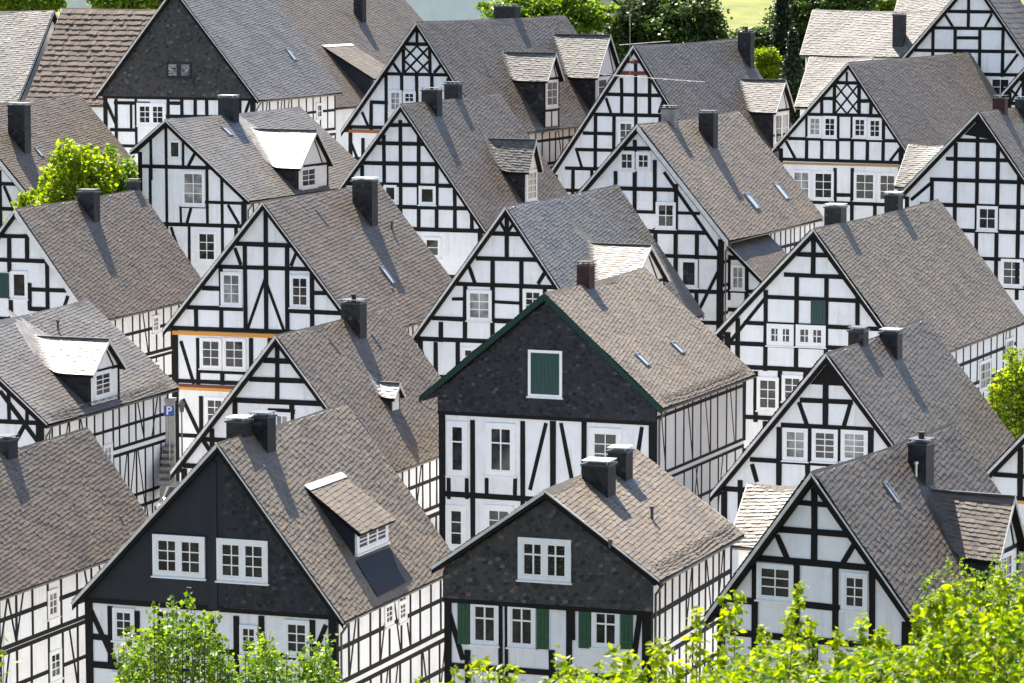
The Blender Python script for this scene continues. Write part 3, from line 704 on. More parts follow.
# 9 left edge below the bright tree
h9 = H('brown roofed house at the left edge under the yellow green tree', (15,211), (-61,315), (92,323), 139, 18, 177, roof='brown', wallh=7.6, verge=('verge', 'verge_white'))
h9.timber('''R -10 30 236; R -30 45 260; R 28 66 290; R 29 50 309; P 9 236 272; P 27 237 262; P 47 262 309; P 29.5 283 310; P 11 298 318; B 68 296 64 308; W 11 271 28 299 1 1 1; R -60 28 318 .2; P -20 240 318''')
h9.shutter(-6, 273, 9, 298, 'green')
h9.corners(); h9.sidewall(step=1.0, seed=10, wid=.14, rails=(0.1, 1.3, 2.6, 2.85, 4.1, 5.4))
h9.window_side(152, 315, 159, 333, 1, 2, 3, ('cur',)); h9.window_side(152, 362, 160, 382, 1, 2, 3)
h9.chimney(75, 97, 225, 190, 0.8); h9.chimney(125, 138, 193, 180, 0.6)
# 10 greenish windows, sunlit dormer
h10 = H('grey roofed house with bright white dormer roof beside the yellow green tree', (165,122), (131,152), (248,202), 300, 22, 199, roof='grey', wallh=7.6)
h10.timber('''P 151 135 180 .16; P 166 126 270 .17; W 169 140 181 159 1 1 1; R 134 215 167 .2; P 183 142 167 .14; B 195 153 188 167; P 207 160 225 .16; P 150 168 270 .16; W 182 171 205 206 1 2 3 cur
R 205 247 203 .17; R 181 206 207 .14; P 181 206 226 .14; R 150 247 225 .22; P 222 178 270 .18; B 228 205 239 224; B 191 208 187 223; W 197 231 217 262 1 2 3; P 189 226 290 .16; B 171 227 178 248; P 236 226 290; R 140 247 282 .2''')
h10.corners(.24); h10.sidewall(step=.95, seed=11)
h10.chimney(216, 236, 124, 96, .8, cap='silver'); h10.skylight(226, 132, .45, .8)
h10.dormer((297, 191), 167, (317, 131), 328, roof='pale', wins=[(.12, .05, .6, .95, 1, 2, 3)], over=.3, curve=1.2)
# 11 slate gable top left
h11 = H('large dark slate gable at upper left with one small attic window', (173.4,-10), (97,95), (257,101), 262, 21, 224, roof='grey', wallh=7.4)
h11.clad(97, .22, .15, key='wall2'); h11.corners(.28)
h11.timber('''W 167 62 192 78 2 1 1 plain darkframe cur; W 137 103 166 126 2 2 3; B 105 99 116 124 .2; P 116 99 150 .2; P 131 103 130 .16; P 136 99 150 .16; R 114 150 103; P 168 99 150; P 182 99 150; P 195 99 150; P 207 99 150; R 166 250 117; R 110 136 130; R 168 182 103; P 225 99 150; P 240 99 150; B 250 100 243 120; R 110 250 147 .2''')
h11.sidewall(step=1.1, seed=12); h11.window_side(316, 103, 322, 119, 1, 1, 2); h11.skylight(290, 55, .55, 1.0)
# 12 behind it
h12 = H('brown slate roof with shed dormer behind the upper left slate gable', (215,1), (120,104), (310,111), 399, 23, 246, roof='dark', wallh=6.5)
h12.dormer((371, 103), 78, None, 398, roof='brown', shed=(328, 47), face='board', wins=[(.1, .2, .9, .9, 2, 1, 2)])
h12.chimney(353, 365, 24, -4, .7); h12.corners()
# 13 lattice gable top middle
h13 = H('steep gable at top centre with diamond lattice timbers and two side dormers', (416,24), (342,131), (489,137), 564.5, 23, 216, roof='dark', wallh=8.0)
h13.timber('''R 403 430 44; R 386 449 74.5 .2; R 370 388 102.5; P 417 28 44 .17; P 403.5 44 74; P 430 44 74; B 404 46 430 73 .12; B 430 46 404 73 .12; B 404 60 417 73 .12; B 417 46 430 60 .12; B 417 46 404 60 .12; B 430 60 417 73 .12
P 386 75 130; P 402 75 130; P 417 75 130; P 432 75 130; B 393 63 400 73; B 442 63 434 73; B 362 112 369 128; P 371 103 130; W 389 90 402 112 1 2 3 cur; W 403 91 416 104 1 2 2; P 448 78 130; R 345 485 128 .2
P 363 138 175; B 350 140 358 160; P 380 138 175; R 345 485 160''')
h13.band(343, 487, 132.5, .2, 'rust'); h13.corners(.26); h13.sidewall(step=1.1, seed=14, rails=(.1, .9, 2.4, 2.7, 4., 5.2))
h13.chimney(489, 517, 19, 5, .9); h13.pipe(483, 62, .5, .06, 'zinc')
h13.dormer((544, 129), 79, (554, 54), 559, roof='tan', wins=[(.12, .42, .9, .97, 1, 2, 3)], over=.3, curve=.8)
h13.dormer((594, 118), 76, (608, 36), 618, roof='tan', wins=[(.12, .3, .9, .97, 2, 1, 3)], over=.3, curve=.8)
# 14 grid gable
h14 = H('gable with regular timber grid and dark side dormer below the lattice gable', (400,106), (313,225), (485,232), 499, 20, 194, roof='dark', wallh=7.6)
h14.timber('''R 388 415 125; R 375 426 143.5; R 360 439 163.5; R 345 462 185; R 335 474 207; R 325 486 229 .22; P 384 125 185; P 400.5 120 229; P 418.5 135 229; P 436.5 160 229; P 455 184 229; P 362 165 229; P 345 185 229; P 472 205 229; P 380 185 229
W 384 185 397 202 1 1 1; W 419 186 436 205 1 1 1; W 424 237 441 258 1 1 2; R 325 486 275''')
h14.corners(.2); h14.sidewall(step=1.0, seed=15)
h14.chimney(420, 440, 118, 89, .8); h14.chimney(442, 460, 101, 83, .7)
h14.dormer((525, 206), 169, (531, 141), 537, roof='tan', wins=[(.1, .1, .95, .95, 1, 2, 4)], over=.3, curve=.7, beams=False)
# 15
h15 = H('steep gable right of the two dormers with antenna in front of its tip', (633,48), (548,178), (716,184), 737, 23, 218, roof='dark', wallh=6.8)
h15.timber('''R 607 665 95; R 594 672 115 .22; R 583 613 133.5; R 576 690 151; R 565 700 170 .22; P 622 78 115; P 636 62 115; P 650 78 115; P 595.5 115 170; P 614 115 170; B 606 98 611 113; W 618 121 634 147 1 2 3; P 636 115 170; B 576 148 582 168; P 573 170 215; P 592 170 215; P 612 170 215; R 545 720 192; P 660 115 170; B 664 98 659 113''')
h15.band(619, 650, 73, .22, 'red', .045); h15.band(628, 640, 62, .2, 'red', .043); h15.corners(.24); h15.sidewall(step=1.1, seed=16)
h15.chimney(736, 753, 73, 29, .8, pot=True)
h15.dormer((772, 150), 111, (783, 81), 790, roof='tan', wins=[(.12, .1, .9, .95, 2, 1, 2)], over=.3, curve=.5)
u_, z_ = h15.front(630, 74); b_ = MB(); yy = -0.9; p_ = lambda x, y: Vector((h15.front(x, y, yy)[0], yy, h15.front(x, y, yy)[1]))
b_.tube(p_(630, 76), p_(630, 10), .012, .012, 6); b_.tube(p_(600, 74), p_(705, 82), .017, .015, 6); b_.tube(p_(619, 45), p_(670, 41), .018, .016, 6)
b_.tube(p_(630, 60), Vector((0, 0.1, h15.za-.8)), .03, .03, 6)
for x_ in range(606, 702, 12): q_ = p_(x_, 74.5+(x_-600)*.076); b_.tube(q_-Vector((0, .5, 0)), q_+Vector((0, .5, 0)), .014, .014, 5)
b_.build('antenna', M['verge'], h15.root)
# 16
h16 = H('wide gable with long diagonal brace, two chimneys and paired skylights', (637,127.5), (545,234), (727,242), 738, 22, 188, roof='warm', wallh=8.8, verge=('verge', 'verge_white'))
h16.timber('''R 624 652 148.5; R 612 676 189; R 600 700 212 .16; R 640 706 232; R 560 728 255 .2; W 619 151 635 171 1 2 2; W 636 152 651 170 1 2 2; P 635 140 212; P 655 160 212; P 616 171 255; P 676 184 290; B 664 172 724 255 .18; W 656 202 676 229 1 2 2; P 655.5 228 256; P 697 232 330; P 719 250 340 .24
W 680 259 698 288 1 1 1; B 718 272 700 308; R 650 722 291; P 676 256 340; R 650 722 322; P 600 190 255; P 580 212 255''')
h16.corners(.26); h16.sidewall(step=.9, seed=17)
h16.chimney(660, 677, 130, 107, .7, key='stone'); h16.chimney(697, 716, 150, 111, .8); h16.skylight(751, 202, .8, 1.1); h16.skylight(780, 192, .8, 1.2)
# 17
h17 = H('gable behind the central house with swept pale dormer roof', (505,209), (410,342), (598,349), 617, 20.5, 170, roof='grey', wallh=7.4)
h17.timber('''R 489 524 234; R 476 544 259; R 456 558 285.5 .2; R 432 580 321; R 415 590 342 .22; R 452 466 299 .15; R 491 522 302.5 .15; P 507 214 259; B 500 218 506 232 .14; B 514 218 508 232 .14; P 492.5 259 342; P 521.5 260 342; B 469 266 475 283; B 546 270 538 284
W 467 290 492 321 1 2 3; W 523 289 543 315 1 2 3; P 465 286 342; P 441 322 342; P 436 342 420; P 458 342 420; W 462 347 482 372 1 2 3; B 419 345 432 380; R 420 590 380; P 490 342 400; P 545 286 342''')
h17.corners(.26); h17.sidewall(step=1., seed=18)
h17.dormer((628, 336), 289, (645, 247), 664, roof='tan', over=.25, curve=1.1, wins=[(.2, .1, .8, .9, 1, 2, 3)])
# 18
h18 = H('broad house at right with sunlit brown roof and one dark green attic shutter', (813,232), (717,334), (909,366), 938, 23, 167, roof='warm', wallh=8.4)
h18.timber('''R 795 830 255; R 784 848 276; R 766 862 299 .2; R 744 882 326 .2; R 730 890 347; R 722 900 370 .22; P 813.5 236 277 .24; P 797 276 371; P 826.5 276 371; P 858 290 371; P 766 290 371; P 738 318 371; B 766 297 729 343 .17; B 829 258 881 329 .17
W 767 324 794 346 2 2 2; W 796 325 826 347 2 2 2; P 744 371 440 .22; W 757 377 779 411 1 2 3; W 782 375 803 402 1 2 3; R 740 900 421; P 780.5 371 422; P 756 371 422; P 806 371 422; P 765 421 460; R 740 900 455 .2''')
h18.shutter(811, 300, 826, 324, 'green'); h18.corners(.28); h18.sidewall(step=1.3, seed=19, braces=1)
h18.window_side(979, 360, 990, 390, 1, 2, 3); h18.window_side(952, 372, 962, 395, 1, 2, 3, ('cur',)); h18.window_side(1005, 338, 1013, 356, 1, 1, 2)
h18.chimney(822, 843, 226, 206, .9, cap='silver'); h18.chimney(882, 900, 211, 193, .9, cap='silver')
# 19
h19 = H('house at right with three white gable windows in a row', (825.5,357), (712,495), (935,505), 923, 22, 143, roof='dark', wallh=7.0)
h19.timber('''R 800 853 401 .2; R 781 872 427 .2; R 750 890 463.5 .2; P 826 368 427 .24; B 799 402 807 425 .18; B 851 402 844 426 .18; W 783 428 808 461 1 2 3 cur; W 812 429 838 462 1 2 4; W 841 430 868 462 1 2 4
P 779.5 427 500 .22; P 810 427 462; P 839.5 427 462; P 870.5 428 463 .28; P 808 464 500; B 752 464 757 482; R 722 900 494 .22; P 740 480 530; P 760 494 530''')
h19.corners(.26); h19.sidewall(step=1.0, seed=20); b_ = MB(); b_.prism([(0, h19.ov-.05, h19.za-.3), (.72, h19.ov-.05, h19.zroof(.72)-.3), (-.72, h19.ov-.05, h19.zroof(-.72)-.3)], (0, .06, 0)); b_.build('gable_board', M['timber'], h19.root)
h19.chimney(847, 866, 349, 329, .8); h19.chimney(877, 900, 362, 330, .8, cap='zinc')
# 20
h20 = H('gable at upper right with diamond lattice panel and ochre floor beam', (848,64), (773,150), (906,152), 969, 26, 216, roof='brown', wallh=8.0)
h20.timber('''R 832 860 83; R 820 834 98.5; R 859 871 101; R 806 882 115 .2; R 788 901 139.5 .2; R 775 904 161 .2; P 838 74 83 .14; P 847 72 83 .14; P 834.5 83 115; P 859.5 83 115; P 822 99 115; P 871 101 115; P 807 115 161; P 838 115 161; P 883.5 116 161; P 822 140 161; P 852.5 116 161; P 867.5 140 161; B 786 141 796 160; B 902 146 890 161
B 835 84 859 114 .11; B 859 84 835 114 .11; B 835 99 847 114 .11; B 847 84 859 99 .11; B 847 84 835 99 .11; B 859 99 847 114 .11; W 808 116 822 137 1 2 3; W 823 116 837 138 1 2 3; W 853 117 867 138 1 2 3; W 868 118 882 139 1 2 3
W 792 170 811 199 1 2 3 cur; W 813 171 834 200 1 2 3; W 854 172 876 201 1 2 3; W 878 173 897 202 1 2 3; P 835.5 168 240; P 852.5 168 240; R 835 852 195; R 780 904 203; P 875 203 240''')
h20.band(777, 903, 164.5, .14, 'ochre'); h20.corners(.24); h20.sidewall(step=1.1, seed=21)
# 21
h21 = H('tall gable at the right edge with square timber grid and small dark windows', (978,114), (898,198), (1048,216), 1085, 26, 196, roof='brown', wallh=8.0)
h21.timber('''R 955 1004 141; R 946 1014 159.5; R 930 1024 181; R 920 1040 206; R 910 1040 231; R 905 1040 258; R 905 1040 286; P 978 120 300; P 956 141 300; P 998 145 300; P 1019 160 300; P 932 181 300; W 977 206 998 231 1 2 2; W 1001 259 1023 287 1 2 3; B 931 183 911 200''')
h21.corners(.24); b_ = MB(); b_.prism([(0, h21.ov-.05, h21.za-.3), (.85, h21.ov-.05, h21.zroof(.85)-.3), (-.85, h21.ov-.05, h21.zroof(-.85)-.3)], (0, .06, 0)); b_.build('gable_board', M['timber'], h21.root)
h21.chimney(992, 1007, 118, 97, .6, key='brick', cap='brick'); h21.chimney(1014, 1030, 126, 98, .7)
# 22
h22 = H('gable cut by the top right corner with dark ribbed roof', (972,-21), (900,63), (1032,66), 1002, 25, 238, roof='dark', wallh=7.0, sw=.35, ex=.4, tilt=0.0)
h22.timber('''R 946 993 11.5; R 930 1004 28.5; R 913 1016 51; R 905 1024 74; P 969 -15 28.5; P 933 28 74; P 955.5 28 74; P 980 28 74; P 1003 28 110; B 945 14 953 27; B 992 14 985 27; R 957 979 38; W 990 77 1011 97 1 2 2; B 1003 74 1018 54''')
h22.corners(.24)
# left edge, under the upper roof
h26 = H('house at the upper left edge with square dark chimney, behind the yellow green tree', (-45,108), (-115,190), (27,196), 79, 20, 204, roof='brown', wallh=7.2, verge=('verge', 'verge_white'))
h26.timber('R -60 24 183; R -60 20 208; B 4 186 13 207; P 0 170 240; P -25 150 240'); h26.corners()
h26.chimney(6, 28, 156, 104, .8, cap='zinc'); h26.skylight(38, 153, .4, .7); h26.pipe(29, 131, .2)
# right edge, low
h28 = H('partly seen gable at the right edge above the bushes', (1065,395), (978,485), (1150,495), 1120, 24, 140, roof='brown', wallh=7.2)
h28.timber('R 985 1060 476 .2; B 985 482 999 497 .2; P 1021 445 500 .22; R 980 1100 500 .2; P 1010 505 560; P 1030 505 560; R 980 1100 545'); h28.band(980, 1100, 503.5, .12, 'orange'); h28.corners()

h24 = H('sliver of a lattice braced gable at the right edge below the top corner', (1062,28), (1001,97), (1123,101), 1085, 24, 221, roof='brown', wallh=7.5)
h24.timber('R 1000 1120 104; R 1012 1110 80; P 1010 82 130; P 1024 70 130; P 1040 60 130; B 1011 102 1023 82 .14; B 1023 102 1011 86 .14; B 1025 102 1039 82 .14; B 1039 102 1025 82 .14'); h24.corners()

# houses whose long roof faces the viewer, given by their sizes
class SizedHouse(House):
    def __init__(h, name, label, P, th, ul, dl, ur, dr, ln, **k):
        h.dims = (ul, -dl, ur, -dr, ln); h.P0 = P
        px = to_px(P); h.first = True
        super().__init__(name, label, px, 'L', 'R', None, th, P.y, **k)
    def _uv(h, q):
        return (h.dims[0], h.dims[1]) if q == 'L' else (h.dims[2], h.dims[3])
def sized(label, px, d, th, ul, dl, ur, dr, ln, name='slate_roofed_house', **k):
    return SizedHouse(name, label, at(px[0], px[1], d), th, ul, dl, ur, dr, ln, **k)
h27 = sized('pale slate roof at the top left corner beside the brown tiled roof', (-70, 12), 243, 110, -5, 5.6, 5.6, 6.2, 9.6, roof='tan', wallh=6.5)
h27b = sized('brown tiled roof with straight courses left of the slate gable', (62.5, 10), 240, 110, -5, 5.6, 5.6, 6.2, 11, roof='tile', wallh=6.5, tilt=0.0, sw=0.24, ex=0.42, thick=.075, verge='verge_white')
h23 = sized('bright pale slate roof at upper right with one dark chimney', (813, 12), 260, 110, -3.4, 3.0, 3.4, 3.15, 11.5, roof='tan', wallh=6.5)
h23.chimney(882, 896, 48, 15, .8)
h23b = sized('low pale lean-to roof below the bright roof at upper right', (810, 59), 250, 110, -.5, .4, 3.9, 3.3, 4.6, roof='tan', wallh=4.5)
h23c = sized('bit of pale slate roof at the very top right', (902, -14), 285, 110, -4, 3.6, 4.0, 3.6, 9, roof='tan', wallh=6)
h20b = sized('small pale lean-to roof right of the ochre banded gable', (909, 147), 213.5, 114, -.4, .3, 2.7, 2.3, 2.6, roof='tan', wallh=4.5)
h30 = sized('small annex with brown lean-to roof under the skylight roof', (722, 240), 187.2, 22, -.35, .35, 2.5, 2.35, 7, roof='dark', wallh=6.5)
h30.timber('W 731 265 745 290 1 2 2 cur; R 715 760 291; P 729 255 300; P 747 268 320; R 715 765 258; R 715 765 310')
h32 = sized('low annex with small warm slate roof between the lower gables', (748, 486), 134.5, 112, -.5, .4, 2.3, 2.0, 2.4, roof='dark', wallh=4.2)
hp = sized('plain pale blue rendered wall of a house at the top centre', (440, -60), 292, 14, -6.5, 3, 6.5, 3, 9, name='rendered_house', roof='grey', wallh=9)
hp.wall.data.materials[0] = M['render']
hp2 = sized('plain pale rendered house behind the brown tiled roof', (90, -45), 285, 14, -2.6, 2, 2.2, 2, 8, name='rendered_house', roof='grey', wallh=8)
hp2.wall.data.materials[0] = M['render']
hc = sized('cream rendered house half hidden among the background trees', (606, -8), 286, 16, -3.2, 2.4, 1.2, 1.0, 8, name='rendered_house', roof='brown', wallh=8)
hc.wall.data.materials[0] = M['cream']

# ------------------------------------------------------------------ ground
PTS = []
for h in HOUSES:
    for a in (0.15, 0.5, 0.85):
        c = h.P + h.g*((h.ul+h.ur)/2) + h.e*h.len*a; PTS.append((c.x, c.y, h.base))
PTS = np.array(PTS)
def ground(x, y):
    x = np.asarray(x, float); y = np.asarray(y, float)
    pl = -14.4 + 0.112*np.clip(y, 100, 520) + 0.03*np.clip(y-520, 0, 2000)
    d2 = (x[..., None]-PTS[:, 0])**2 + (y[..., None]-PTS[:, 1])**2; wt = 1/(d2+16)**2
    dev = PTS[:, 2] - (-14.4 + 0.112*PTS[:, 1])
    town = pl + (wt*dev).sum(-1)/(wt.sum(-1)+1/(22.0**4))
    hill = np.interp(y, [-80, 0, 8, 20, 36, 60, 95, 112], [31.5, 29.9, 29.0, 25.5, 20.4, 12.5, 2.0, -1.5])
    t = np.clip((y-90)/20, 0, 1); t = t*t*(3-2*t)
    return hill*(1-t) + town*t
def gz(x, y): return float(ground(np.array(x), np.array(y)))
xs = np.unique(np.concatenate([np.linspace(-1500, -80, 16), np.linspace(-80, 80, 81), np.linspace(80, 1500, 16)]))
ys = np.unique(np.concatenate([np.linspace(-80, 90, 35), np.linspace(90, 300, 106), np.linspace(300, 600, 31), np.linspace(600, 3000, 13)]))
X, Y = np.meshgrid(xs, ys); Z = ground(X, Y); nx, ny = len(xs), len(ys)
idx = np.arange(nx*ny).reshape(ny, nx)
q = np.stack([idx[:-1, :-1], idx[:-1, 1:], idx[1:, 1:], idx[1:, :-1]], -1).reshape(-1, 4)
gm, gn, gb = mat('ground'); 
geo = N(gn, 'ShaderNodeNewGeometry'); sep = N(gn, 'ShaderNodeSeparateXYZ'); gn.links.new(geo.outputs['Position'], sep.inputs[0])
pn = noise(gn, 0.25, 6, .65, geo.outputs['Position']); vor = N(gn, 'ShaderNodeTexVoronoi'); vor.inputs['Scale'].default_value = 6; gn.links.new(geo.outputs['Position'], vor.inputs['Vector'])
pave = ramp(gn, vor.outputs['Distance'], [(0.0, (0.40, 0.385, 0.36)), (0.5, (0.34, 0.325, 0.30)), (0.75, (0.16, 0.155, 0.14))])
gr = ramp(gn, pn.outputs[0], [(0.35, (0.085, 0.105, 0.008)), (0.65, (0.16, 0.165, 0.014))])
def step_(lo, hi):
    r = N(gn, 'ShaderNodeMapRange'); r.inputs[1].default_value = lo; r.inputs[2].default_value = hi; gn.links.new(sep.outputs[1], r.inputs[0]); return r.outputs[0]
dry = ramp(gn, pn.outputs[0], [(0.35, (0.05, 0.052, 0.03)), (0.65, (0.10, 0.095, 0.06))])
c1 = mixc(gn, dry.outputs[0], pave.outputs[0], step_(105, 110)); c2 = mixc(gn, c1, gr.outputs[0], step_(268, 272))
gn.links.new(c2, gb.inputs['Base Color']); gb.inputs['Roughness'].default_value = .9; bump(gn, gb, vor.outputs['Distance'], .4, .03)
go = npmesh('ground', np.stack([X, Y, Z], -1).reshape(-1, 3), q.ravel(), np.full(len(q), 4), gm); tag(go, kind='structure')

# ------------------------------------------------------------------ plants
def leaf_mat(name, dark, light, trans=0.45, sat=1.0):
    m, n, b = mat(name)
    at_ = N(n, 'ShaderNodeAttribute'); at_.attribute_name = 'tint'
    r = ramp(n, at_.outputs['Fac'], [(0.0, dark), (1.0, light)])
    n.links.new(r.outputs[0], b.inputs['Base Color']); b.inputs['Roughness'].default_value = 0.45; b.inputs['Specular IOR Level'].default_value = .35
    tr = N(n, 'ShaderNodeBsdfTranslucent'); hs = N(n, 'ShaderNodeHueSaturation'); hs.inputs['Value'].default_value = 1.7; hs.inputs['Saturation'].default_value = 1.1
    n.links.new(r.outputs[0], hs.inputs['Color']); n.links.new(hs.outputs[0], tr.inputs['Color'])
    mx = N(n, 'ShaderNodeMixShader'); mx.inputs[0].default_value = trans
    n.links.new(b.outputs[0], mx.inputs[1]); n.links.new(tr.outputs[0], mx.inputs[2])
    n.links.new(mx.outputs[0], n.nodes['Material Output'].inputs[0]); return m
BARK = simple('bark', (0.075, 0.06, 0.045), .9, .35, 8, .6)
LEAF = dict(lime=leaf_mat('lime_leaf', (0.045, 0.10, 0.006), (0.31, 0.37, 0.018), .54), mid=leaf_mat('green_leaf', (0.05, 0.105, 0.012), (0.20, 0.28, 0.03), .5),
            dark=leaf_mat('dark_leaf', (0.018, 0.04, 0.010), (0.075, 0.12, 0.026), .38), fir=leaf_mat('fir_needle', (0.010, 0.026, 0.012), (0.035, 0.06, 0.02), .15))
def leaves(name, C, size, m, parent, pointed=False, tint=None, up=0.35):
    n = len(C); d = rng.normal(size=(n, 3)); d[:, 2] = d[:, 2]*.6 - .25; d /= np.linalg.norm(d, axis=1)[:, None]
    nv = rng.normal(size=(n, 3)); nv[:, 2] += up*3; s = np.cross(d, nv); s /= np.linalg.norm(s, axis=1)[:, None]+1e-9; nn = np.cross(s, d)
    L = size*rng.uniform(.65, 1.3, n)[:, None]; W = L*(.36 if pointed else .5)
    if pointed:
        V = np.stack([C, C+d*L*.35+s*W*.9+nn*L*.1, C+d*L*.72+s*W*.6+nn*L*.06, C+d*L, C+d*L*.72-s*W*.6+nn*L*.06, C+d*L*.35-s*W*.9+nn*L*.1, C+d*L*.5-nn*L*.03], 1)
        pat = np.array([0,1,6, 1,2,6, 2,3,6, 3,4,6, 4,5,6, 5,0,6]); per = 7; loops = np.full(n*6, 3)
    else:
        V = np.stack([C, C+d*L*.5+s*W+nn*L*.08, C+d*L, C+d*L*.5-s*W], 1); pat = np.array([0,1,2,3]); per = 4; loops = np.full(n, 4)
    idx = (np.arange(n)[:, None]*per + pat).ravel()
    t = np.clip(rng.normal(.5, .25, n), 0, 1) if tint is None else np.clip(tint + rng.normal(0, .12, n), 0, 1)
    return npmesh(name, V.reshape(-1, 3), idx, loops, m, np.repeat(t, per), parent)
def limb_mesh(segs, name, parent):
    b = MB()
    for p0, p1, r0, r1 in segs: b.tube(p0, p1, r0, r1, 7)
    return b.build(name, BARK, parent, smooth=True)
def tree(name, label, base, blobs, nclump, per, lsize, key, group=None, cr=0.55, cat='tree', trunk_r=None, gap=0.0):
    """blobs: (centre xyz relative to the base, radii)"""
    root = empty(name, base); tag(root, label, cat, group)
    vol = np.array([b[1][0]*b[1][1]*b[1][2] for b in blobs])**.67; vol /= vol.sum(); Cs = []; segs = []
    top = max(b[0][2] for b in blobs); tr = trunk_r or .035*top
    lean = Vector((blobs[0][0][0]*.4, blobs[0][0][1]*.4, top*.55)); segs.append((Vector((0, 0, -.6)), lean, tr, tr*.6))
    for b in blobs:
        c = Vector(b[0]); mid = lean.lerp(c, .5)+Vector((random.uniform(-.2, .2), random.uniform(-.2, .2), .1)); segs += [(lean, mid, tr*.55, tr*.35), (mid, c+Vector((0, 0, b[1][2]*.6)), tr*.35, tr*.08)]
        for _ in range(5):
            v = Vector(rng.normal(size=3)).normalized(); v.z = abs(v.z)*.8; segs.append((mid.lerp(c, random.random()), c+Vector((v.x*b[1][0], v.y*b[1][1], v.z*b[1][2]))*.85, tr*.22, tr*.05))
    P = []; T = []
    for _ in range(nclump):
        b = blobs[rng.choice(len(blobs), p=vol)]; v = rng.normal(size=3); v /= np.linalg.norm(v); rad = rng.uniform(.05, 1.2)**.6
        c = np.array(b[0]) + v*rad*np.array(b[1]); k = int(per*rng.uniform(.5, 1.5)); s = cr*rng.uniform(.6, 1.3)
        P.append(c + rng.normal(size=(k, 3))*s*np.array([.5, .5, .33])); T.append(np.full(k, rng.uniform(.2, .8)))
    limb_mesh(segs, 'trunk', root); leaves('crown', np.concatenate(P), lsize, LEAF[key], root, tint=np.concatenate(T))
    return root
def ptree(name, label, px, d, lobes, nclump, per, lsize, key, **k):
    """lobes in picture measurements: (x, y, rx, ry) at distance d; rooted on the ground"""
    s = F/d; P = at(px, 100, d); g = gz(P.x, d); base = Vector((P.x, d, g)); bl = []
    for (x, y, rx, ry) in lobes:
        c = at(x, y, d) - base; bl.append(((c.x, c.y + random.uniform(-.3, .3)*rx/s, c.z), (rx/s, rx/s*.8, ry/s)))
    return tree(name, label, base, bl, nclump, per, lsize, key, **k)
# background trees along the top
BT = [('round green tree in the top left corner', 15, 275, [(15,-2,28,12), (45,0,14,8)], 'mid'), ('green tree behind the brown tiled roof at top left', 130, 272, [(120,-2,24,13), (155,0,18,12)], 'mid'),
      ('light green tree left of the cream house', 550, 276, [(510,8,32,16), (560,10,36,26), (590,20,20,26), (540,30,40,26)], 'mid'),
      ('dark tree right of the cream house', 650, 279, [(640,20,32,34), (665,30,30,30), (625,40,22,26), (650,60,40,30)], 'dark'),
      ('big dark round tree left of the lawn', 695, 276, [(688,10,28,32), (703,30,18,28), (676,30,26,30), (700,55,40,32)], 'dark'),
      ('dark tree right of the lawn', 800, 300, [(800,14,26,36), (822,10,28,24), (850,-2,40,20), (790,50,30,40)], 'dark'),
      ('pale shrub above the bright roof at upper right', 870, 310, [(880,-2,40,14), (850,4,25,14)], 'mid'),
      ('dark low shrub at the foot of the lawn', 752, 296, [(746,42,16,8), (764,40,12,7)], 'dark')]
for lb, px, d, lo, key in BT:
    ptree('background_tree', lb, px, d, lo, 260, 70, .28, key, group='trees behind the town', cr=.7)
hb = ptree('clipped_hedge', 'sunlit clipped hedge beside the tall dark chimney', 768, 282, [(766,58,10,9), (768,70,12,12)], 120, 110, .16, 'lime', cr=.4, cat='hedge')
def fir(label, px, ytop, ybot, d, wpx):
    P = at(px, ytop, d); g = gz(P.x, d); H_ = P.z-g; root = empty('fir_tree', (P.x, d, g)); tag(root, label, 'tree', 'trees behind the town')
    limb_mesh([(Vector((0, 0, -.5)), Vector((0, 0, H_)), .2, .02)], 'trunk', root); r0 = wpx/F*d/2; C = []; T = []
    for i in range(260):
        t = rng.uniform(0, 1)**.8; z = H_*(1-t*.93); r = r0*t*rng.uniform(.3, 1.1); a = rng.uniform(0, 6.28); k = 70
        C.append(np.stack([np.cos(a)*r+rng.normal(0, .18, k)*(.4+t), np.sin(a)*r+rng.normal(0, .18, k)*(.4+t), z-r*.25+rng.normal(0, .16, k)], 1)); T.append(np.full(k, rng.uniform(.1, .9)))
    leaves('crown', np.concatenate(C), .24, LEAF['fir'], root, tint=np.concatenate(T))
fir('dark fir at the left of the pale lean-to roof', 793, 32, 110, 262, 34)
fir('taller dark fir beside the sunlit lawn', 783, -30, 110, 284, 32)

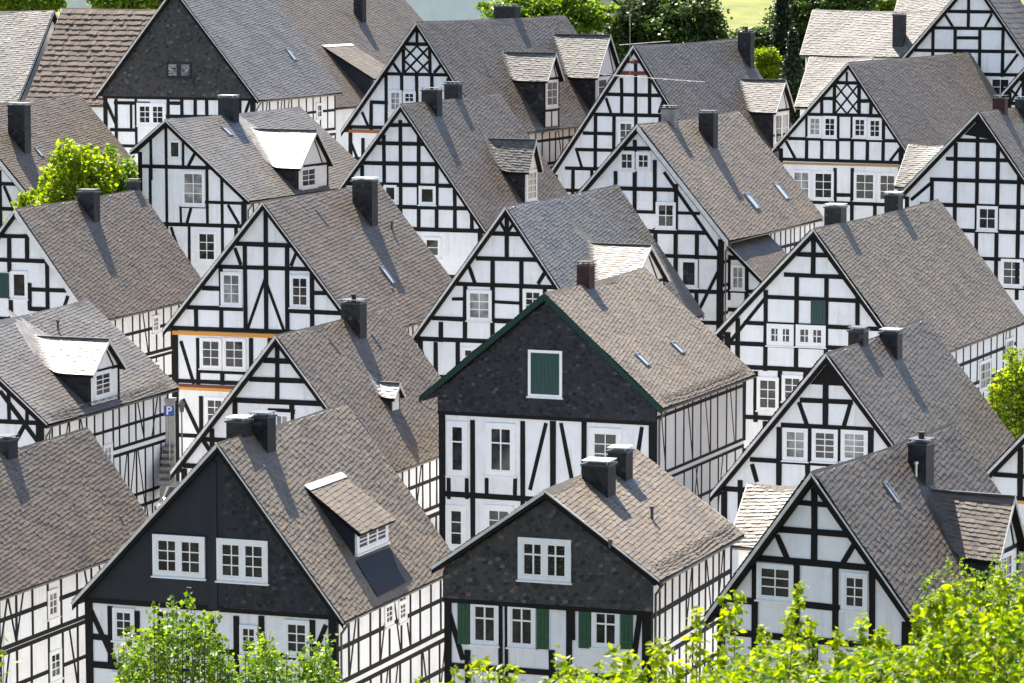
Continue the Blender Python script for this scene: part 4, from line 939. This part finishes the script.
# ------------------------------------------------------------------ shrubs on the slope in front, near the viewer
def shrub(label, x0, x1, top, d, n, lsize, key, seed, dd=2.2, name='leafy_shrub', pointed=True, soft=34, cat='shrub', group='shrubs on the near slope', pitch=11, thick=1.0, spread=1.0):
    """top: list of (picture x, row of the leaf tops)"""
    P = at((x0+x1)/2, 683, d); g = gz(P.x, d); base = Vector((P.x, d, g)); root = empty(name, base); tag(root, label, cat, group)
    tx = [t[0] for t in top]; ty = [t[1] for t in top]; segs = []; C = []; T = []; r = np.random.default_rng(seed)
    nst = int((x1-x0)/pitch)
    for i in range(nst):
        x = x0+(x1-x0)*(i+r.uniform(.1, .9))/nst; yt = np.interp(x, tx, ty) + r.exponential(soft*.5); dp = d+r.uniform(-dd, dd)
        tip = at(x, yt, dp)-base; foot = Vector((tip.x*.75+r.uniform(-.2, .2), tip.y*.6, -.2))
        k = foot.lerp(tip, .55)+Vector((r.uniform(-.1, .1), r.uniform(-.1, .1), 0)); segs += [(foot, k, .02*thick, .012*thick), (k, tip, .011*thick, .003*thick)]
        m = int(n/nst*.55); tt = r.uniform(0, 1, m)**.6
        ax = np.array(k)[None]*(1-tt)[:, None] + np.array(tip)[None]*tt[:, None]
        C.append(ax + r.normal(size=(m, 3))*((.03+.12*(1-tt))*spread)[:, None]*np.array([1, 1, .7])); T.append(np.clip(r.normal(.62, .26, m), 0, 1))
    m = int(n*.45); x = r.uniform(x0, x1, m); yt = np.interp(x, tx, ty); y = yt + soft*.9 + r.exponential(55, m); dp = d+r.uniform(-dd, dd, m)
    C.append(np.array([tuple(at(a, b, c)-base) for a, b, c in zip(x, y, dp)])); T.append(np.clip(r.normal(.3, .28, m), 0, 1))
    limb_mesh(segs, 'stem', root); leaves('foliage', np.concatenate(C), lsize, LEAF[key], root, pointed, np.concatenate(T), .4)
shrub('low sprays of lime leaves at the bottom centre', 395, 640, [(395,680), (430,668), (470,650), (500,668), (540,655), (575,640), (610,650), (640,632)], 35, 3600, .085, 'lime', 1)
shrub('lime leaved shrub in front of the lower right gable', 625, 850, [(625,645), (660,625), (700,607), (735,590), (760,575), (790,568), (815,600), (850,618)], 35.5, 6800, .085, 'lime', 2, soft=80)
shrub('dense lime leaved shrub in the lower right corner', 835, 1075, [(835,620), (865,600), (900,605), (930,588), (960,575), (1000,570), (1040,558)], 34.5, 9500, .085, 'lime', 3, soft=52)
shrub('darker finer leaved shrub behind the lime leaves at lower right', 915, 1075, [(915,575), (940,560), (970,550), (985,538), (1010,552), (1075,545)], 46, 5000, .06, 'mid', 4)
shrub('single lime spray at the bottom left edge', -14, 10, [(-14,600), (0,610), (10,625)], 34, 40, .085, 'lime', 5, dd=.3)

shrub('green tree in front of the charcoal gable at lower left', 116, 234, [(116,652), (130,625), (150,603), (165,600), (187,588), (200,604), (217,612), (234,648)], 104, 5000, .16, 'mid', 6, dd=1.6, name='leafy_tree', pointed=False, soft=30, cat='tree', group='trees below the charcoal gable', pitch=4.5, thick=3, spread=2.4)
shrub('smaller green tree standing right of the lower left tree', 232, 342, [(232,662), (246,640), (258,628), (272,622), (288,640), (305,634), (322,622), (342,655)], 105, 4300, .16, 'mid', 7, dd=1.6, name='leafy_tree', pointed=False, soft=30, cat='tree', group='trees below the charcoal gable', pitch=4.5, thick=3, spread=2.4)

shrub('bright yellow green tree behind the brown roof at left', 8, 114, [(8,202), (20,190), (36,187), (48,160), (58,140), (70,132), (82,142), (94,146), (114,158)], 198.5, 11000, .26, 'lime', 8, dd=1.8, name='leafy_tree', pointed=False, soft=24, cat='tree', group='trees among the houses', pitch=3.2, thick=4, spread=4)
shrub('mid green tree right of the yellow green one at left', 92, 140, [(92,165), (102,148), (114,142), (124,150), (134,164), (140,185)], 200.5, 5500, .26, 'mid', 9, dd=1.4, name='leafy_tree', pointed=False, soft=24, cat='tree', group='trees among the houses', pitch=3.2, thick=4, spread=4)
shrub('green bushy tree at the right edge beside the timbered side wall', 986, 1060, [(986,400), (994,380), (1002,356), (1012,346), (1024,342), (1060,335)], 159, 7500, .2, 'lime', 10, dd=1.6, name='leafy_tree', pointed=False, soft=26, cat='tree', group='trees among the houses', pitch=3.5, thick=4, spread=3)
# ------------------------------------------------------------------ the alley left of the orange beamed house
d0 = 166.0
A0 = at(169, 411, d0); gA = gz(A0.x, d0)
# sign
root = empty('parking_sign', (A0.x, d0, gA)); tag(root, 'blue parking sign with a white P in the narrow alley', 'sign')
s = F/d0; hw = 5.2/s; zc = A0.z-gA
b = MB(); b.box(-hw, hw, -.02, .02, zc-hw, zc+hw); b.build('sign_plate', simple('sign_blue', (.01, .09, .42), .4, .05, 3, 0), root)
cu = bpy.data.curves.new('letter', 'FONT'); cu.body = 'P'; cu.size = hw*2.3; cu.align_x = 'CENTER'; cu.align_y = 'CENTER'; cu.extrude = .004; cu.offset = .012
lo_ = bpy.data.objects.new('letter', cu); COL.objects.link(lo_); dg = bpy.context.evaluated_depsgraph_get(); dg.update()
me = bpy.data.meshes.new_from_object(lo_.evaluated_get(dg)); bpy.data.objects.remove(lo_); me.materials.clear(); me.materials.append(M['white'])
lt = link('letter', me, root, (0, -.026, zc)); lt.rotation_euler = (math.pi/2, 0, 0)
b = MB(); b.tube((0, .04, -.3), (0, .04, zc+hw), .035); b.build('sign_post', M['zinc'], root)
# pier and steps
p0 = at(163.5, 430, d0+1.2); p1 = at(174.5, 430, d0+1.2); g0 = gz(p0.x, d0+1.2); zt = at(169, 399, d0+1.2).z
b = MB(); b.box(0, p1.x-p0.x, 0, .5, -1.0, zt-g0-.12); b.box(-.06, p1.x-p0.x+.06, -.06, .56, zt-g0-.12, zt-g0)
o = b.build('garden_pier', simple('pier_render', (.42, .40, .36), .85, .15, 2, .4), None, (p0.x, d0+1.2, g0)); tag(o, 'tall grey rendered pier behind the parking sign', 'wall')
b = MB(); zs_ = at(169, 447, d0+.6).z; wd = p1.x-p0.x
root = empty('stone_steps', (p0.x, d0-1.4, gz(p0.x, d0-1.4))); tag(root, 'flight of pale stone steps below the parking sign', 'steps'); gs = root.location.z
for i in range(6):
    b = MB(); zt_ = zs_-gs-i*.27; b.box(0, wd, 2.3-i*.4-.4, 2.55-i*.4, zt_-.13, zt_); b.box(.02, wd-.02, 2.3-i*.4-.02, 2.5-i*.4, zt_-1.6, zt_-.131); b.build('step', M['stone'], root)
# street lamp
q0 = at(182, 440, d0+2); gq = gz(q0.x, d0+2); zl = at(182, 412, d0+2).z-gq
root = empty('street_lamp', (q0.x, d0+2, gq)); tag(root, 'small dark lantern post against the orange beamed house', 'lamp')
b = MB(); b.tube((0, 0, -.3), (0, 0, zl), .05, .035); b.build('lamp_post', M['zincdark'], root)
b = MB(); b.tube((0, 0, zl), (0, 0, zl+.42), .10, .17, 6); b.build('lantern_glass', M['curtain'], root); b = MB(); b.tube((0, 0, zl+.42), (0, 0, zl+.62), .2, .03, 6); b.build('lantern_roof', M['zincdark'], root)
# parked car, nose towards the viewer
c0 = at(176, 492, 160); gc = at(176, 516, 160).z
root = empty('parked_car', (c0.x+.5, 160, gc), math.radians(-15)); tag(root, 'dark parked car glimpsed in the alley below the steps', 'car')
prof = [(-2.0,.35), (-2.05,.75), (-1.85,.9), (-1.0,1.0), (-.45,1.42), (.9,1.45), (1.6,1.05), (2.0,.98), (2.05,.4)]
b = MB(); b.prism([(-.82, y, z) for y, z in prof], (1.64, 0, 0)); b.build('body', simple('car_paint', (.02, .022, .025), .25, .05, 2, 0, .6), root)
b = MB(); b.hexa([(-.7,-.98,1.03), (.7,-.98,1.03), (.66,-.5,1.40), (-.66,-.5,1.40), (-.7,-1.02,1.05), (.7,-1.02,1.05), (.66,-.54,1.42), (-.66,-.54,1.42)]); b.build('windscreen', M['glass'], root)
for sx in (-1, 1):
    b = MB(); b.box(min(sx*.815, sx*.83), max(sx*.815, sx*.83), -.5, 1.0, 1.05, 1.36); b.build('side_window', M['glass'], root)
    b = MB(); b.tube((sx*.6, -2.055, .7), (sx*.6, -2.0, .7), .13, .13, 12); b.build('headlight', M['silver'], root)
    for y_ in (-1.25, 1.3):
        b = MB(); b.tube((sx*.68, y_, .33), (sx*.86, y_, .33), .33, .33, 18); wh = b.build('wheel', M['timber'], root); b = MB(); b.tube((sx*.861, y_, .33), (sx*.885, y_, .33), .2, .17, 14); b.build('rim', M['silver'], wh)
